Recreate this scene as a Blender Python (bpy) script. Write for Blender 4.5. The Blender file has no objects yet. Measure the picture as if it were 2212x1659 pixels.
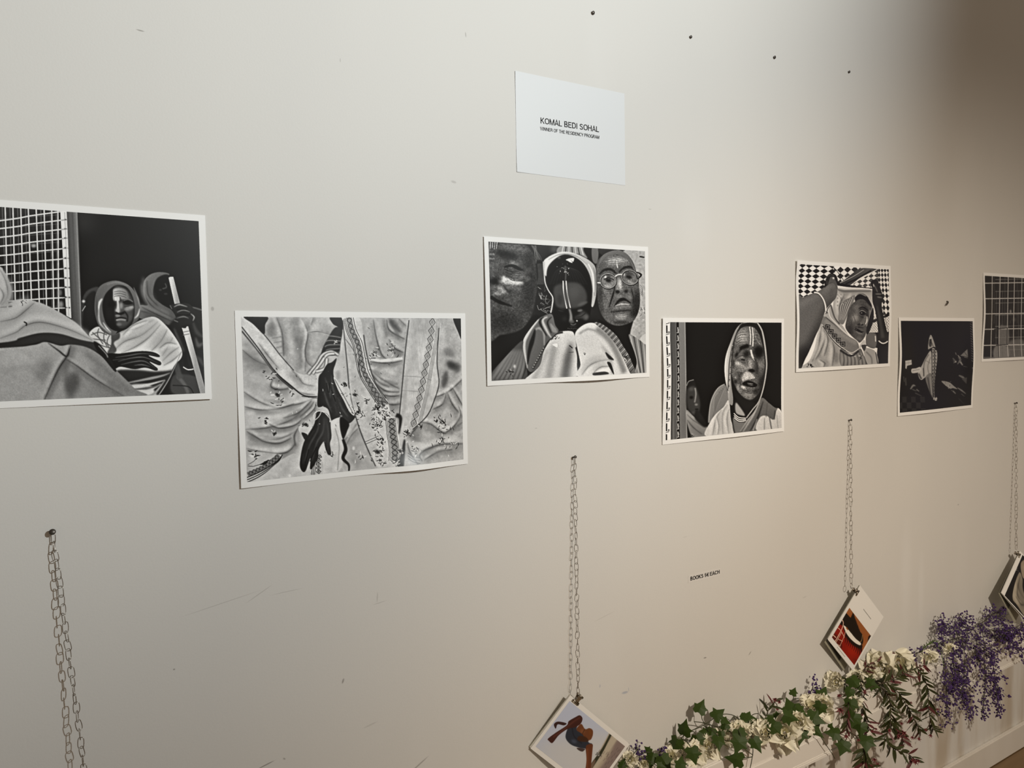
import bpy, bmesh, math, random
import numpy as np
from mathutils import Vector, Matrix

S = bpy.context.scene
COL = S.collection
random.seed(7)

# ---------------------------------------------------------------- camera
FW, FH, F = 2212, 1659, 1552.55
CAM = Vector((0, -1.33, 1.60))
CR, CU, CF = Vector((.85822, -.51294, -.01825)), Vector((.04482, .03950, .99821)), Vector((.51130, .85750, -.05684))
cam = bpy.data.objects.new('camera', bpy.data.cameras.new('camera')); COL.objects.link(cam)
cam.matrix_world = Matrix(((CR.x, CU.x, -CF.x, CAM.x), (CR.y, CU.y, -CF.y, CAM.y), (CR.z, CU.z, -CF.z, CAM.z), (0, 0, 0, 1)))
cam.data.sensor_width = 36; cam.data.lens = F/FW*36; cam.data.clip_start = .01
S.camera = cam

# ---------------------------------------------------------------- light: a room at night lit by ceiling spots
w = bpy.data.worlds.new('room_air'); S.world = w; w.use_nodes = True
w.node_tree.nodes['Background'].inputs[0].default_value = (1, .79, .58, 1)
w.node_tree.nodes['Background'].inputs[1].default_value = .19

def spot(name, loc, aim, power, col, angle, blend, size):
    d = bpy.data.lights.new(name, 'SPOT'); d.energy = power; d.color = col; d.spot_size = math.radians(angle); d.spot_blend = blend; d.shadow_soft_size = size
    o = bpy.data.objects.new(name, d); COL.objects.link(o); o.location = loc
    o.rotation_euler = (Vector(aim)-Vector(loc)).to_track_quat('-Z', 'Y').to_euler(); return o

spot('key_spot', (1.8, -3.4, 2.9), (.121, 0, 3.079), 495, (.945, 1, 1), 82.1, 1., .045)
spot('warm_spot', (1.2, -2.436, 2.5), (2.771, 0, -.6), 222, (1, .872, .715), 98.7, .926, .045)
d = bpy.data.lights.new('violet_sheen_lamp', 'AREA'); d.shape = 'RECTANGLE'; d.size = 2.2; d.size_y = .8; d.energy = 1.2; d.color = (.45, .45, 1)  # unseen lamp, added to give the prints a violet sheen
o = bpy.data.objects.new('violet_sheen_lamp', d); COL.objects.link(o); o.location = (7.2, -3.2, 1.95); o.rotation_euler = (Vector((2.2, 0, 1.7))-o.location).to_track_quat('-Z', 'Z').to_euler()
S.view_settings.view_transform = 'Standard'; S.view_settings.look = 'None'
S.view_settings.gamma = 1; S.view_settings.use_curve_mapping = False; S.view_settings.exposure = 0

# ---------------------------------------------------------------- helpers
def at(x, y, Y=0.0):
    """the point of the place seen at photo pixel (x, y) that lies Y metres from the wall (negative = into the room)"""
    d = CF + CR*((x-FW/2)/F) + CU*((FH/2-y)/F)
    return CAM + d*((Y-CAM.y)/d.y)

def atz(x, y, Z):
    d = CF + CR*((x-FW/2)/F) + CU*((FH/2-y)/F)
    return CAM + d*((Z-CAM.z)/d.z)

def mpp(P): return (Vector(P)-CAM).dot(CF)/F           # metres that one photo pixel spans at P

def lin(v):
    v = np.asarray(v, float)/255
    return np.where(v <= .04045, v/12.92, ((v+.055)/1.055)**2.4)

def mat(name, col, rough=.6, metal=0., spec=.5, **kw):
    m = bpy.data.materials.new(name); m.use_nodes = True; b = m.node_tree.nodes['Principled BSDF']
    b.inputs['Base Color'].default_value = (*col, 1); b.inputs['Roughness'].default_value = rough
    b.inputs['Metallic'].default_value = metal; b.inputs['Specular IOR Level'].default_value = spec
    for k, v in kw.items(): b.inputs[k].default_value = v
    return m

def noisy(m, scale, amt, col2, stretch=(1, 1, 1), bump=0.):
    nt = m.node_tree; b = nt.nodes['Principled BSDF']; N = nt.nodes.new
    tc = N('ShaderNodeTexCoord'); mp = N('ShaderNodeMapping'); no = N('ShaderNodeTexNoise'); mx = N('ShaderNodeMix'); mx.data_type = 'RGBA'
    mp.inputs['Scale'].default_value = stretch; no.inputs['Scale'].default_value = scale; no.inputs['Detail'].default_value = 5
    nt.links.new(tc.outputs['Object'], mp.inputs[0]); nt.links.new(mp.outputs[0], no.inputs['Vector'])
    rp = N('ShaderNodeMapRange'); rp.inputs[1].default_value = .35; rp.inputs[2].default_value = .65; rp.inputs[4].default_value = amt
    nt.links.new(no.outputs[0], rp.inputs[0]); nt.links.new(rp.outputs[0], mx.inputs[0])
    mx.inputs[6].default_value = b.inputs['Base Color'].default_value; mx.inputs[7].default_value = (*col2, 1)
    nt.links.new(mx.outputs[2], b.inputs['Base Color'])
    if bump:
        bp = N('ShaderNodeBump'); bp.inputs['Strength'].default_value = bump; bp.inputs['Distance'].default_value = .002
        nt.links.new(no.outputs[0], bp.inputs['Height']); nt.links.new(bp.outputs[0], b.inputs['Normal'])
    return m

def mesh(name, V, Fc, m=None, smooth=False, idx=None):
    me = bpy.data.meshes.new(name); me.from_pydata([tuple(v) for v in V], [], [tuple(f) for f in Fc])
    for mm in (m if isinstance(m, list) else [m] if m else []): me.materials.append(mm)
    if smooth: me.polygons.foreach_set('use_smooth', [True]*len(me.polygons))
    if idx is not None: me.polygons.foreach_set('material_index', idx)
    me.update(); return me

def obj(name, me, parent=None, M=None):
    o = bpy.data.objects.new(name, me); COL.objects.link(o)
    if parent is not None: o.parent = parent
    if M is not None: o.matrix_local = M
    return o

def tag(o, label=None, cat=None, group=None, kind=None):
    for k, v in (('label', label), ('category', cat), ('group', group), ('kind', kind)):
        if v: o[k] = v
    return o

def thing(name, label, cat, loc, group=None):
    o = bpy.data.objects.new(name, None); COL.objects.link(o); o.location = loc; o.empty_display_size = .02
    return tag(o, label, cat, group)

class MB:
    """collects shapes into one mesh"""
    def __init__(s): s.V, s.F = [], []
    def add(s, V, Fc): n = len(s.V); s.V += [Vector(v) for v in V]; s.F += [[i+n for i in f] for f in Fc]; return s
    def box(s, lo, hi, bev=0.):
        x0, y0, z0 = lo; x1, y1, z1 = hi; b = bev
        if not b:
            V = [(x, y, z) for x in (x0, x1) for y in (y0, y1) for z in (z0, z1)]
            return s.add(V, [(0, 1, 3, 2), (4, 6, 7, 5), (0, 4, 5, 1), (2, 3, 7, 6), (0, 2, 6, 4), (1, 5, 7, 3)])
        bm = bmesh.new(); bmesh.ops.create_cube(bm, size=1)
        for v in bm.verts: v.co = Vector(((x0+x1)/2+v.co.x*(x1-x0), (y0+y1)/2+v.co.y*(y1-y0), (z0+z1)/2+v.co.z*(z1-z0)))
        bmesh.ops.bevel(bm, geom=list(bm.edges), offset=b, segments=2, affect='EDGES'); bm.verts.index_update()
        s.add([v.co.copy() for v in bm.verts], [[v.index for v in f.verts] for f in bm.faces]); bm.free(); return s
    def tube(s, P, r, n=6, closed=False, cap=True):
        P = [Vector(p) for p in P]; k = len(P); R = r if hasattr(r, '__len__') else [r]*k
        T = [(P[(i+1) % k]-P[i-1]) if closed else (P[min(i+1, k-1)]-P[max(i-1, 0)]) for i in range(k)]
        up = T[0].orthogonal().normalized(); V, Fc = [], []
        for i in range(k):
            t = T[i].normalized(); up = (up-t*up.dot(t)); up = up.normalized() if up.length > 1e-6 else t.orthogonal().normalized(); sd = t.cross(up)
            V += [P[i]+(up*math.cos(a)+sd*math.sin(a))*R[i] for a in [2*math.pi*j/n for j in range(n)]]
        for i in range(k if closed else k-1):
            a, b = i*n, ((i+1) % k)*n
            Fc += [(a+j, a+(j+1) % n, b+(j+1) % n, b+j) for j in range(n)]
        if cap and not closed: Fc += [tuple(range(n))[::-1], tuple((k-1)*n+j for j in range(n))]
        return s.add(V, Fc)
    def build(s, name, m, parent=None, off=(0, 0, 0), smooth=True):
        o_ = Vector(off); return obj(name, mesh(name, [v-o_ for v in s.V], s.F, m, smooth), parent)

def sp3(P, n=5):
    """smooth 3-D polyline"""
    P = np.array([tuple(p) for p in P], float); k = len(P)
    if k < 3: return [Vector(p) for p in P]
    out = []
    for i in range(k-1):
        a, b, c, d = P[max(i-1, 0)], P[i], P[i+1], P[min(i+2, k-1)]
        for t in np.linspace(0, 1, n, endpoint=False): out.append(.5*(2*b+(c-a)*t+(2*a-5*b+4*c-d)*t*t+(3*b-a-3*c+d)*t**3))
    return [Vector(p) for p in out]+[Vector(P[-1])]

ORD = 'first second third fourth fifth sixth seventh eighth ninth tenth eleventh twelfth thirteenth fourteenth fifteenth sixteenth seventeenth eighteenth nineteenth twentieth twenty-first twenty-second twenty-third twenty-fourth twenty-fifth'.split()
# ---------------------------------------------------------------- painter for the flat prints (numpy canvas)
def homog(src, dst):
    A = []
    for (x, y), (u, v) in zip(src, dst):
        A.append([x, y, 1, 0, 0, 0, -u*x, -u*y, -u]); A.append([0, 0, 0, x, y, 1, -v*x, -v*y, -v])
    return np.linalg.svd(np.array(A, float))[2][-1].reshape(3, 3)

def spline(P, closed, n=7):
    P = np.asarray(P, float); k = len(P)
    if k < 3: return P
    idx = np.arange(k if closed else k-1)
    g = (lambda i: P[i % k]) if closed else (lambda i: P[np.clip(i, 0, k-1)])
    p0, p1, p2, p3 = g(idx-1), g(idx), g(idx+1), g(idx+2)
    t = np.linspace(0, 1, n, endpoint=False)[None, :, None]
    a, b, c, d = p0[:, None], p1[:, None], p2[:, None], p3[:, None]
    q = .5*(2*b + (c-a)*t + (2*a-5*b+4*c-d)*t*t + (3*b-a-3*c+d)*t**3)
    q = q.reshape(-1, 2)
    return q if closed else np.vstack([q, P[-1]])

class Canvas:
    def __init__(s, W, H, quad, base=40, seed=1):
        s.W, s.H = W, H
        s.M = homog(quad, [(0, 0), (W, 0), (W, H), (0, H)]); s.Mi = np.linalg.inv(s.M)
        s.im = np.zeros((H, W, 3)); s.im[:] = base
        s.k = math.sqrt(W*H / abs(s.area(quad))); s.mask = None
        s.rng = np.random.default_rng(seed)
    @staticmethod
    def area(q):
        q = np.asarray(q, float); x, y = q[:, 0], q[:, 1]
        return .5*np.sum(x*np.roll(y, -1) - y*np.roll(x, -1))
    def tf(s, P):
        P = np.asarray(P, float); q = np.c_[P, np.ones(len(P))] @ s.M.T
        return q[:, :2]/q[:, 2:]
    def cover(s, Q, b):
        """coverage of polygon Q (canvas px) on a local box"""
        pad = int(3*b)+2
        x0 = max(0, int(Q[:, 0].min())-pad); x1 = min(s.W, int(Q[:, 0].max())+pad+2)
        y0 = max(0, int(Q[:, 1].min())-pad); y1 = min(s.H, int(Q[:, 1].max())+pad+2)
        if x1 <= x0 or y1 <= y0: return None
        w, h = x1-x0+2*pad, y1-y0+2*pad
        X = Q[:, 0]-x0+pad; Y = Q[:, 1]-y0+pad
        SS = 3; acc = np.zeros((h, w+2))
        X2, Y2 = np.roll(X, -1), np.roll(Y, -1)
        ys = (np.arange(h*SS)+.5)/SS
        lo, hi = np.minimum(Y, Y2), np.maximum(Y, Y2)
        e, r = np.nonzero((ys[None] >= lo[:, None]) & (ys[None] < hi[:, None]))
        if len(e) == 0: return None
        xc = X[e] + (ys[r]-Y[e])/(Y2[e]-Y[e])*(X2[e]-X[e])
        sg = np.where(Y2[e] > Y[e], 1., -1.)
        xc = np.clip(xc, 0, w); xi = xc.astype(int); fr = xc-xi
        np.add.at(acc, (r//SS, xi), sg*(1-fr)/SS); np.add.at(acc, (r//SS, xi+1), sg*fr/SS)
        m = np.minimum(np.abs(np.cumsum(acc, 1)), 1)[:, :w]
        if b > .3: m = s.blur(m, b)
        return m[pad:h-pad, pad:w-pad], x0, x1, y0, y1
    @staticmethod
    def blur(m, b):
        n = max(1, int(2.5*b)); k = np.exp(-.5*(np.arange(-n, n+1)/b)**2); k /= k.sum()
        for ax in (0, 1):
            p = [(0, 0)]*m.ndim; p[ax] = (n, n); q = np.pad(m, p, mode='edge'); o = np.zeros_like(m)
            L = m.shape[ax]
            for i, c in enumerate(k): o += c*(q[i:i+L] if ax == 0 else q[:, i:i+L])
            m = o
        return m
    def put(s, c, g, a):
        if c is None: return
        m, x0, x1, y0, y1 = c
        m = m*a
        if s.mask is not None: m = m*s.mask[y0:y1, x0:x1]
        if isinstance(g, tuple) and len(g) == 4:              # gradient: x0, g0, x1, g1
            yy, xx = np.mgrid[y0:y1, x0:x1]; ym = np.array([.5*(x0+x1), .5*(y0+y1), 1]) @ s.Mi.T; ym = ym[1]/ym[2]
            p = s.tf([(g[0], ym), (g[2], ym)]); d = p[1]-p[0]
            t = np.clip(((xx-p[0, 0])*d[0]+(yy-p[0, 1])*d[1])/(d@d), 0, 1)[..., None]
            col = np.asarray(g[1], float)*(1-t)+np.asarray(g[3], float)*t
        else: col = np.asarray(g, float)
        R = s.im[y0:y1, x0:x1]; R += (col-R)*m[..., None]
    def f(s, P, g, b=0, a=1, sm=True):
        Q = s.tf(spline(P, True) if sm else P); s.put(s.cover(Q, b*s.k), g, a)
    def clip(s, P=None, b=0, sm=True):
        if P is None: s.mask = None; return
        s.mask = np.zeros((s.H, s.W)); c = s.cover(s.tf(spline(P, True) if sm else P), b*s.k)
        if c: s.mask[c[3]:c[4], c[1]:c[2]] = c[0]
    def s(s, P, w, g, b=0, a=1, sm=True):
        Q = spline(P, False) if sm else np.asarray(P, float)
        Q = s.tf(Q); n = len(Q)
        w = np.interp(np.linspace(0, 1, n), np.linspace(0, 1, len(w)) if hasattr(w, '__len__') else [0, 1], w if hasattr(w, '__len__') else [w, w])*s.k
        d = np.gradient(Q, axis=0); d /= np.linalg.norm(d, axis=1)[:, None]+1e-9
        nr = np.c_[-d[:, 1], d[:, 0]]*w[:, None]/2
        s.put(s.cover(np.vstack([Q+nr, (Q-nr)[::-1]]), b*s.k), g, a)
    def fold(s, P, w, dk, lt, off=(-1, -1), b=6, a=.8):
        """a crease: a narrow dark valley, a wide soft flank in half shade and a lit ridge on the other side"""
        P = np.asarray(P, float); o = np.array(off, float)*w
        s.s(P-o*1.3, [w*1.6, w*4.4, w*1.6], dk*.55+lt*.45, w*1.1, a*.9); s.s(P+o*1.6, [w, w*2.8, w], lt, w*.8, a*.85)
        s.s(P, [w*.3, w*1.2, w*.4], dk, w*.42, a*.7); s.s(P, [w*.1, w*.3, w*.1], dk*.6, 2, a*.5)
    def e(s, x, y, rx, ry, ang, g, a=1, hard=0):
        t = np.linspace(0, 2*np.pi, 22, endpoint=False); c, n = math.cos(math.radians(ang)), math.sin(math.radians(ang))
        k = 1 if hard else .72
        u, v = k*rx*np.cos(t), k*ry*np.sin(t)
        s.f(np.c_[x+u*c-v*n, y+u*n+v*c], g, 0 if hard else .33*min(rx, ry), a, False)
    def noise(s, sc, amt, P=None, stretch=(1, 1)):
        if P is not None: s.clip(P)
        n = np.zeros((s.H, s.W)); sc = sc*s.k
        for o in (1, .5):
            hh, ww = int(s.H/(sc*o*stretch[1]))+3, int(s.W/(sc*o*stretch[0]))+3
            g = s.rng.normal(size=(hh, ww))
            y = np.linspace(0, hh-1.01, s.H); x = np.linspace(0, ww-1.01, s.W)
            yi, xi = y.astype(int), x.astype(int); fy, fx = (y-yi)[:, None], (x-xi)[None]
            n += o*((g[yi][:, xi]*(1-fx)+g[yi][:, xi+1]*fx)*(1-fy)+(g[yi+1][:, xi]*(1-fx)+g[yi+1][:, xi+1]*fx)*fy)
        m = 1 if s.mask is None else s.mask
        s.im *= (1+.42*amt*n*m)[..., None]
        if P is not None: s.clip()
    def crisp(s, b, k):
        s.im += k*(s.im-s.blur(s.im, b*s.k)); s.im[:] = np.clip(s.im, 12, 248)
    def wrinkle(s, P, w=5, dk=50, lt=190, b=1.5, a=.7):
        P = np.asarray(P, float); s.s(P, [w*.3, w, w*.3], dk, b, a); s.s(P+[w*.3, w*1.1], [w*.3, w, w*.3], lt, b, a*.45)
    def bits(s, x, y, r, n, dk=45, lt=225, size=14):
        for _ in range(n):
            a, q = s.rng.uniform(0, 6.28), r*abs(s.rng.normal())*.55
            cx, cy = x+q*math.cos(a), y+q*math.sin(a); t = s.rng.uniform(0, 6.28); L = size*s.rng.uniform(.5, 1.3)
            g = dk+s.rng.uniform(-15, 40) if s.rng.random() < .72 else lt
            s.s([(cx-L*math.cos(t), cy-L*math.sin(t)), (cx+L*.2*math.sin(t), cy+L*.2), (cx+L*math.cos(t), cy+L*math.sin(t))], [2, size*.55, 2], g, 1)
    def diamonds(s, P, w, n, dk, inner=None, lw=5):
        Q = spline(P, False); d = np.r_[0, np.cumsum(np.linalg.norm(np.diff(Q, axis=0), axis=1))]
        at_ = lambda t: np.array([np.interp(t*d[-1], d, Q[:, 0]), np.interp(t*d[-1], d, Q[:, 1])])
        for i in range(n):
            a, b = at_(i/n), at_((i+1)/n); m = (a+b)/2; t = (b-a)/np.linalg.norm(b-a); nn = np.array([-t[1], t[0]])*w/2
            s.s([a, m+nn, b, m-nn, a], lw, dk, 0, 1, False)
            if inner is not None: s.f([a*.55+m*.45, m+nn*.55, b*.55+m*.45, m-nn*.55], inner, 0, .8, False)
    def checker(s, quad, n, m, dk, lt, b=0, poly=None):
        Hh = homog(quad, [(0, 0), (1, 0), (1, 1), (0, 1)])
        yy, xx = np.mgrid[0:s.H, 0:s.W]; acc = 0
        for ox, oy in ((.25, .25), (.75, .25), (.25, .75), (.75, .75)):
            q = np.stack([xx+ox, yy+oy, np.ones_like(xx)], -1) @ s.Mi.T; q = q[..., :2]/q[..., 2:]
            q = np.concatenate([q, np.ones(q.shape[:2]+(1,))], -1) @ Hh.T; q = q[..., :2]/q[..., 2:]
            acc = acc+((np.floor(q[..., 0]*n)+np.floor(q[..., 1]*m)) % 2)/4
        c = s.cover(s.tf(poly if poly is not None else quad), .4)
        if c is None: return
        mm, x0, x1, y0, y1 = c; col = dk+(lt-dk)*acc[y0:y1, x0:x1, None]
        R = s.im[y0:y1, x0:x1]; R += (col-R)*mm[..., None]
# ---------------------------------------------------------------- the pictures (values are print greys, 232 = bare paper)
def art_doorway():
    c = Canvas(760, 430, [(-1016, 12), (1490, 198), (1527, 1500), (-923, 1600)], 34, 1)
    f, s, e = c.f, c.s, c.e
    f([(-1100, -50), (503, 125), (535, 930), (0, 980), (-1000, 1000)], (0, 62, 500, 40), sm=False)
    f([(-1100, -50), (520, 60), (520, 330), (-1100, 420)], 84, 60, .5)  # lighter top left: gloss sheen painted into the print grey
    for xt, xb in [(-980+i*62, -960+i*62) for i in range(16)] + [(12, 48), (70, 90), (128, 148), (186, 206), (300, 325), (372, 385), (415, 425)]:
        s([(xt+8, 60), (xb+8, 960)], 6, 118, 1, .75)
    for i in range(12): s([(-950, 250+i*72), (450, 150+i*69)], 5, 112, 1, .7)
    for xt, xb in [(-1010+i*63, -1000+i*64) for i in range(15)] + [(-72, -50), (-15, 0), (42, 62), (100, 120), (158, 182), (214, 242), (273, 300), (333, 352), (390, 405), (437, 440)]:
        s([(xt, 40), (xb, 960)], 9, 196, .8)
    for i, y in enumerate([125, 190, 260, 332, 408, 485, 560, 632, 702, 778, 856, 930]):
        o = 70-i*4.5; s([(-1000, y+o*2.6), (0, y+o), (240, y+o*.45), (470, y)], 9, 192, .8)
    e(255, 385, 28, 18, 0, 170, .9); e(450, 740, 22, 40, 0, 150, .7); e(455, 830, 30, 40, 0, 175, .8)
    f([(455, 118), (503, 125), (535, 935), (497, 915)], (455, 190, 520, 222), 1, sm=False)
    for y in (190, 260, 330, 405, 482, 558, 632, 702, 778, 856): s([(462, y+2), (510, y-3)], 9, 165, 1); e(492, y-4, 10, 8, 0, 60, .9); e(520, y-2, 9, 8, 0, 60, .9)
    s([(488, 130), (516, 920)], 5, 165, 1)
    f([(503, 118), (583, 128), (614, 1020), (538, 945)], (505, 84, 600, 118), 1, sm=False)
    s([(545, 130), (576, 960)], 14, 96, 4); s([(575, 130), (606, 1000)], 7, 132, 1); s([(587, 130), (616, 1010)], 6, 55, 1)
    # hooded figure in the dark behind
    f([(612, 820), (640, 740), (690, 705), (740, 700), (735, 760), (660, 770), (640, 830), (650, 1000), (612, 1000)], 70, 4); f([(640, 790), (720, 740), (730, 1000), (660, 1050), (620, 1000)], 46, 5)
    e(626, 806, 16, 13, 0, 205); s([(615, 880), (640, 840)], 6, 150, 1)
    # woman with the stick
    f([(1072, 720), (1080, 650), (1125, 603), (1195, 585), (1268, 600), (1225, 640), (1165, 670), (1148, 760), (1200, 820), (1290, 880), (1325, 970), (1290, 990), (1200, 970), (1040, 930), (1040, 840), (1105, 835), (1080, 775)], (1070, 118, 1300, 88), 2)
    f([(1150, 770), (1152, 690), (1185, 625), (1262, 608), (1300, 700), (1315, 830), (1272, 858), (1190, 812)], 32, 4)
    s([(1235, 670), (1245, 700), (1215, 712)], 10, 78, 3); e(1200, 720, 16, 10, 0, 62); e(1240, 750, 20, 10, 0, 60)
    for P in ([(1085, 700), (1100, 790), (1160, 860), (1290, 930)], [(1100, 650), (1110, 760), (1180, 840)], [(1050, 880), (1130, 900), (1230, 950)], [(1060, 850), (1180, 910), (1300, 965)]): c.fold(P, 16, 68, 138)
    f([(1260, 990), (1515, 880), (1525, 1500), (1270, 1500), (1310, 1290), (1360, 1180)], 48, 8)
    s([(1400, 850), (1450, 855), (1515, 875)], 12, 92, 3)
    for P, g in (([(1300, 1010), (1340, 1120), (1380, 1200)], 90), ([(1460, 1080), (1480, 1140), (1515, 1120)], 92), ([(1440, 960), (1470, 1040), (1520, 1080)], 74), ([(1380, 1180), (1390, 1290), (1450, 1390)], 30), ([(1430, 1200), (1490, 1250), (1520, 1300)], 76)): s(P, [10, 38, 10], g, 8)
    f([(1290, 1370), (1400, 1360), (1500, 1400), (1525, 1500), (1290, 1500)], 74, 5); s([(1320, 1370), (1370, 1430), (1400, 1500)], 30, 100, 6); s([(1285, 1440), (1400, 1450), (1440, 1500)], 8, 44, 2)
    s([(1310, 1270), (1330, 1350), (1345, 1390)], 50, 84, 6); s([(1365, 1302), (1400, 1322), (1442, 1318)], 9, 205, 1)
    # main woman's shawl
    sh = [(665, 1055), (720, 1000), (790, 1010), (850, 1055), (930, 1020), (1010, 970), (1100, 930), (1170, 930), (1250, 1000), (1322, 1100), (1357, 1180), (1350, 1235), (1300, 1290), (1250, 1400), (1170, 1520), (1030, 1522), (950, 1430), (880, 1350), (800, 1200), (715, 1120)]
    f(sh, (760, 196, 1340, 214), 2); c.clip(sh)
    for P, w in (([(1150, 945), (1020, 1010), (900, 1040), (830, 1090)], 16), ([(1180, 960), (1060, 1060), (930, 1110), (850, 1180)], 20), ([(1200, 980), (1110, 1080), (1010, 1150), (900, 1200)], 16), ([(1250, 1020), (1200, 1110), (1130, 1180)], 22), ([(1290, 1080), (1240, 1170), (1210, 1220)], 20), ([(1340, 1150), (1270, 1200), (1210, 1260)], 18), ([(1355, 1190), (1290, 1250), (1220, 1290)], 14), ([(1320, 1130), (1250, 1120), (1190, 1160)], 12), ([(1100, 950), (990, 990), (920, 1060)], 10)): c.fold(P, w, 138, 226, (.6, .9), 7)
    for P in ([(690, 1040), (760, 1100), (840, 1150)], [(700, 1100), (760, 1140), (830, 1160)], [(740, 1010), (730, 1060), (770, 1130)], [(790, 1010), (775, 1080), (800, 1150)], [(680, 1060), (740, 1040), (800, 1060)], [(690, 1090), (790, 1100)], [(820, 1060), (800, 1110), (815, 1160)]): s(P, 8, 110, 2)
    f([(835, 1035), (890, 1040), (893, 1085), (850, 1120), (870, 1170), (850, 1200), (800, 1200), (830, 1130)], 92, 4)
    f([(860, 1335), (1000, 1322), (1150, 1335), (1275, 1325), (1300, 1290), (1250, 1420), (1180, 1520), (1120, 1440), (1020, 1430), (940, 1430)], 54, 8)
    for P, g in (([(930, 1425), (1060, 1400), (1200, 1370), (1270, 1345)], 150), ([(960, 1450), (1080, 1440), (1230, 1400)], 196), ([(1000, 1490), (1100, 1480), (1200, 1430)], 200), ([(1090, 1520), (1150, 1500), (1230, 1400)], 160), ([(990, 1470), (1090, 1462), (1190, 1440)], 110)): s(P, [8, 22, 4], g, 4)
    c.clip()
    s([(1355, 1185), (1310, 1285), (1255, 1400), (1180, 1515)], 7, 150, 2)
    # head scarf and face
    f([(708, 830), (720, 745), (760, 682), (850, 650), (930, 665), (990, 708), (1030, 780), (1050, 865), (1040, 935), (985, 985), (900, 1010), (850, 1062), (780, 1042), (735, 985), (712, 905)], (880, 108, 740, 98), 2)
    fa = [(766, 850), (785, 760), (840, 700), (890, 683), (955, 705), (998, 790), (1006, 890), (985, 975), (925, 1025), (850, 1025), (790, 965)]
    f(fa, 36, 3)
    for P, g, w in (([(765, 790), (740, 850), (745, 960), (790, 1020), (830, 1050)], 168, 16), ([(735, 870), (745, 815), (765, 785)], 225, 14), ([(770, 965), (800, 1010), (830, 1040)], 222, 10), ([(1045, 860), (1030, 910), (1005, 935)], 215, 12), ([(1000, 700), (1035, 790), (1048, 860)], 150, 12), ([(720, 760), (725, 860), (725, 920)], 84, 16), ([(800, 680), (880, 662), (960, 690)], 126, 10)): s(P, [4, w, 4], g, 4)
    c.clip(fa)
    f([(848, 745), (852, 715), (895, 705), (945, 725), (965, 780), (950, 795), (905, 790), (880, 800), (850, 795)], (860, 172, 965, 110), 5)
    f([(856, 700), (900, 690), (960, 730), (998, 810), (1000, 900), (970, 980), (900, 1010), (868, 960), (862, 880)], 88, 12)
    f([(848, 745), (852, 715), (895, 705), (945, 725), (965, 780), (950, 795), (905, 790), (880, 800), (850, 795)], (860, 172, 965, 116), 5)
    for y in (735, 752, 770): s([(855, y), (900, y-6), (945, y+8)], 4, 90, 1.5)
    s([(868, 770), (880, 800), (884, 850), (876, 900)], [18, 16, 30], 196, 4); s([(862, 775), (868, 800)], 8, 236, 2); s([(884, 770), (890, 800)], 7, 232, 2); s([(900, 775), (905, 805)], 6, 60, 2)
    e(955, 815, 48, 24, 10, 26, .9); s([(920, 812), (955, 822), (992, 816)], [3, 9, 3], 10, 2); e(835, 830, 40, 20, 0, 20, .9); e(820, 900, 40, 60, 0, 44, .7); s([(925, 800), (960, 790), (995, 810)], 8, 120, 3); e(905, 840, 20, 34, 0, 150, .9); e(880, 875, 26, 22, 0, 170, .9)
    e(960, 860, 44, 24, -15, 150, .9); e(985, 850, 22, 18, 0, 168, .8); s([(930, 850), (960, 842), (992, 836)], 5, 70, 2)
    s([(862, 890), (895, 902), (930, 890)], 16, 28, 4); e(880, 915, 26, 12, 0, 132, .9); s([(865, 938), (900, 928), (945, 936)], 8, 26, 2); s([(868, 948), (905, 944), (940, 948)], 11, 148, 3)
    s([(930, 880), (955, 920), (950, 960)], 10, 42, 4); e(975, 930, 20, 34, 10, 92, .8); e(890, 980, 28, 16, 0, 118, .85); e(920, 1000, 40, 12, 0, 74, .7)
    c.clip()
    # her hand on the shawl
    f([(795, 1207), (900, 1200), (1000, 1186), (1080, 1182), (1150, 1192), (1190, 1215), (1180, 1228), (1110, 1215), (1140, 1235), (1195, 1262), (1200, 1284), (1178, 1288), (1115, 1262), (1150, 1292), (1176, 1316), (1160, 1330), (1085, 1308), (1000, 1318), (900, 1300), (850, 1310)], 38, 2)
    for P in ([(860, 1230), (960, 1215), (1060, 1200), (1160, 1210)], [(880, 1260), (980, 1235), (1080, 1230), (1180, 1275)], [(900, 1285), (1000, 1262), (1080, 1260), (1160, 1312)], [(840, 1250), (930, 1240)], [(1000, 1290), (1060, 1285), (1120, 1300)]): s(P, [3, 9, 3], 112, 3)
    for P in ([(1020, 1215), (1100, 1222), (1150, 1250)], [(1020, 1245), (1090, 1252), (1130, 1285)]): s(P, 6, 18, 2)
    # stick and fist
    f([(1262, 630), (1297, 622), (1350, 840), (1310, 850)], (1275, 205, 1320, 150), 1, sm=False); e(1280, 628, 18, 7, -10, 228, 1, 1)
    f([(1358, 1005), (1405, 995), (1460, 1210), (1530, 1480), (1530, 1512), (1492, 1512), (1425, 1240)], (1400, 205, 1455, 150), 1, sm=False)
    for y in (1040, 1062): s([(1366, y), (1415, y-10)], 6, 120, 1)
    f([(1268, 845), (1300, 828), (1400, 822), (1452, 870), (1466, 930), (1440, 970), (1400, 985), (1385, 1010), (1345, 1000), (1340, 975), (1305, 958), (1320, 925), (1300, 895)], 50, 2)
    for P, g in (([(1300, 850), (1340, 832), (1400, 848)], 142), ([(1322, 890), (1370, 872), (1420, 888)], 120), ([(1318, 935), (1370, 922), (1410, 935)], 112), ([(1425, 900), (1450, 925), (1440, 955)], 150), ([(1270, 835), (1285, 865)], 150), ([(1300, 950), (1330, 962)], 170)): s(P, [4, 12, 4], g, 3)
    for P in ([(1320, 868), (1400, 866)], [(1320, 910), (1420, 910)]): s(P, 7, 20, 2)
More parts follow.
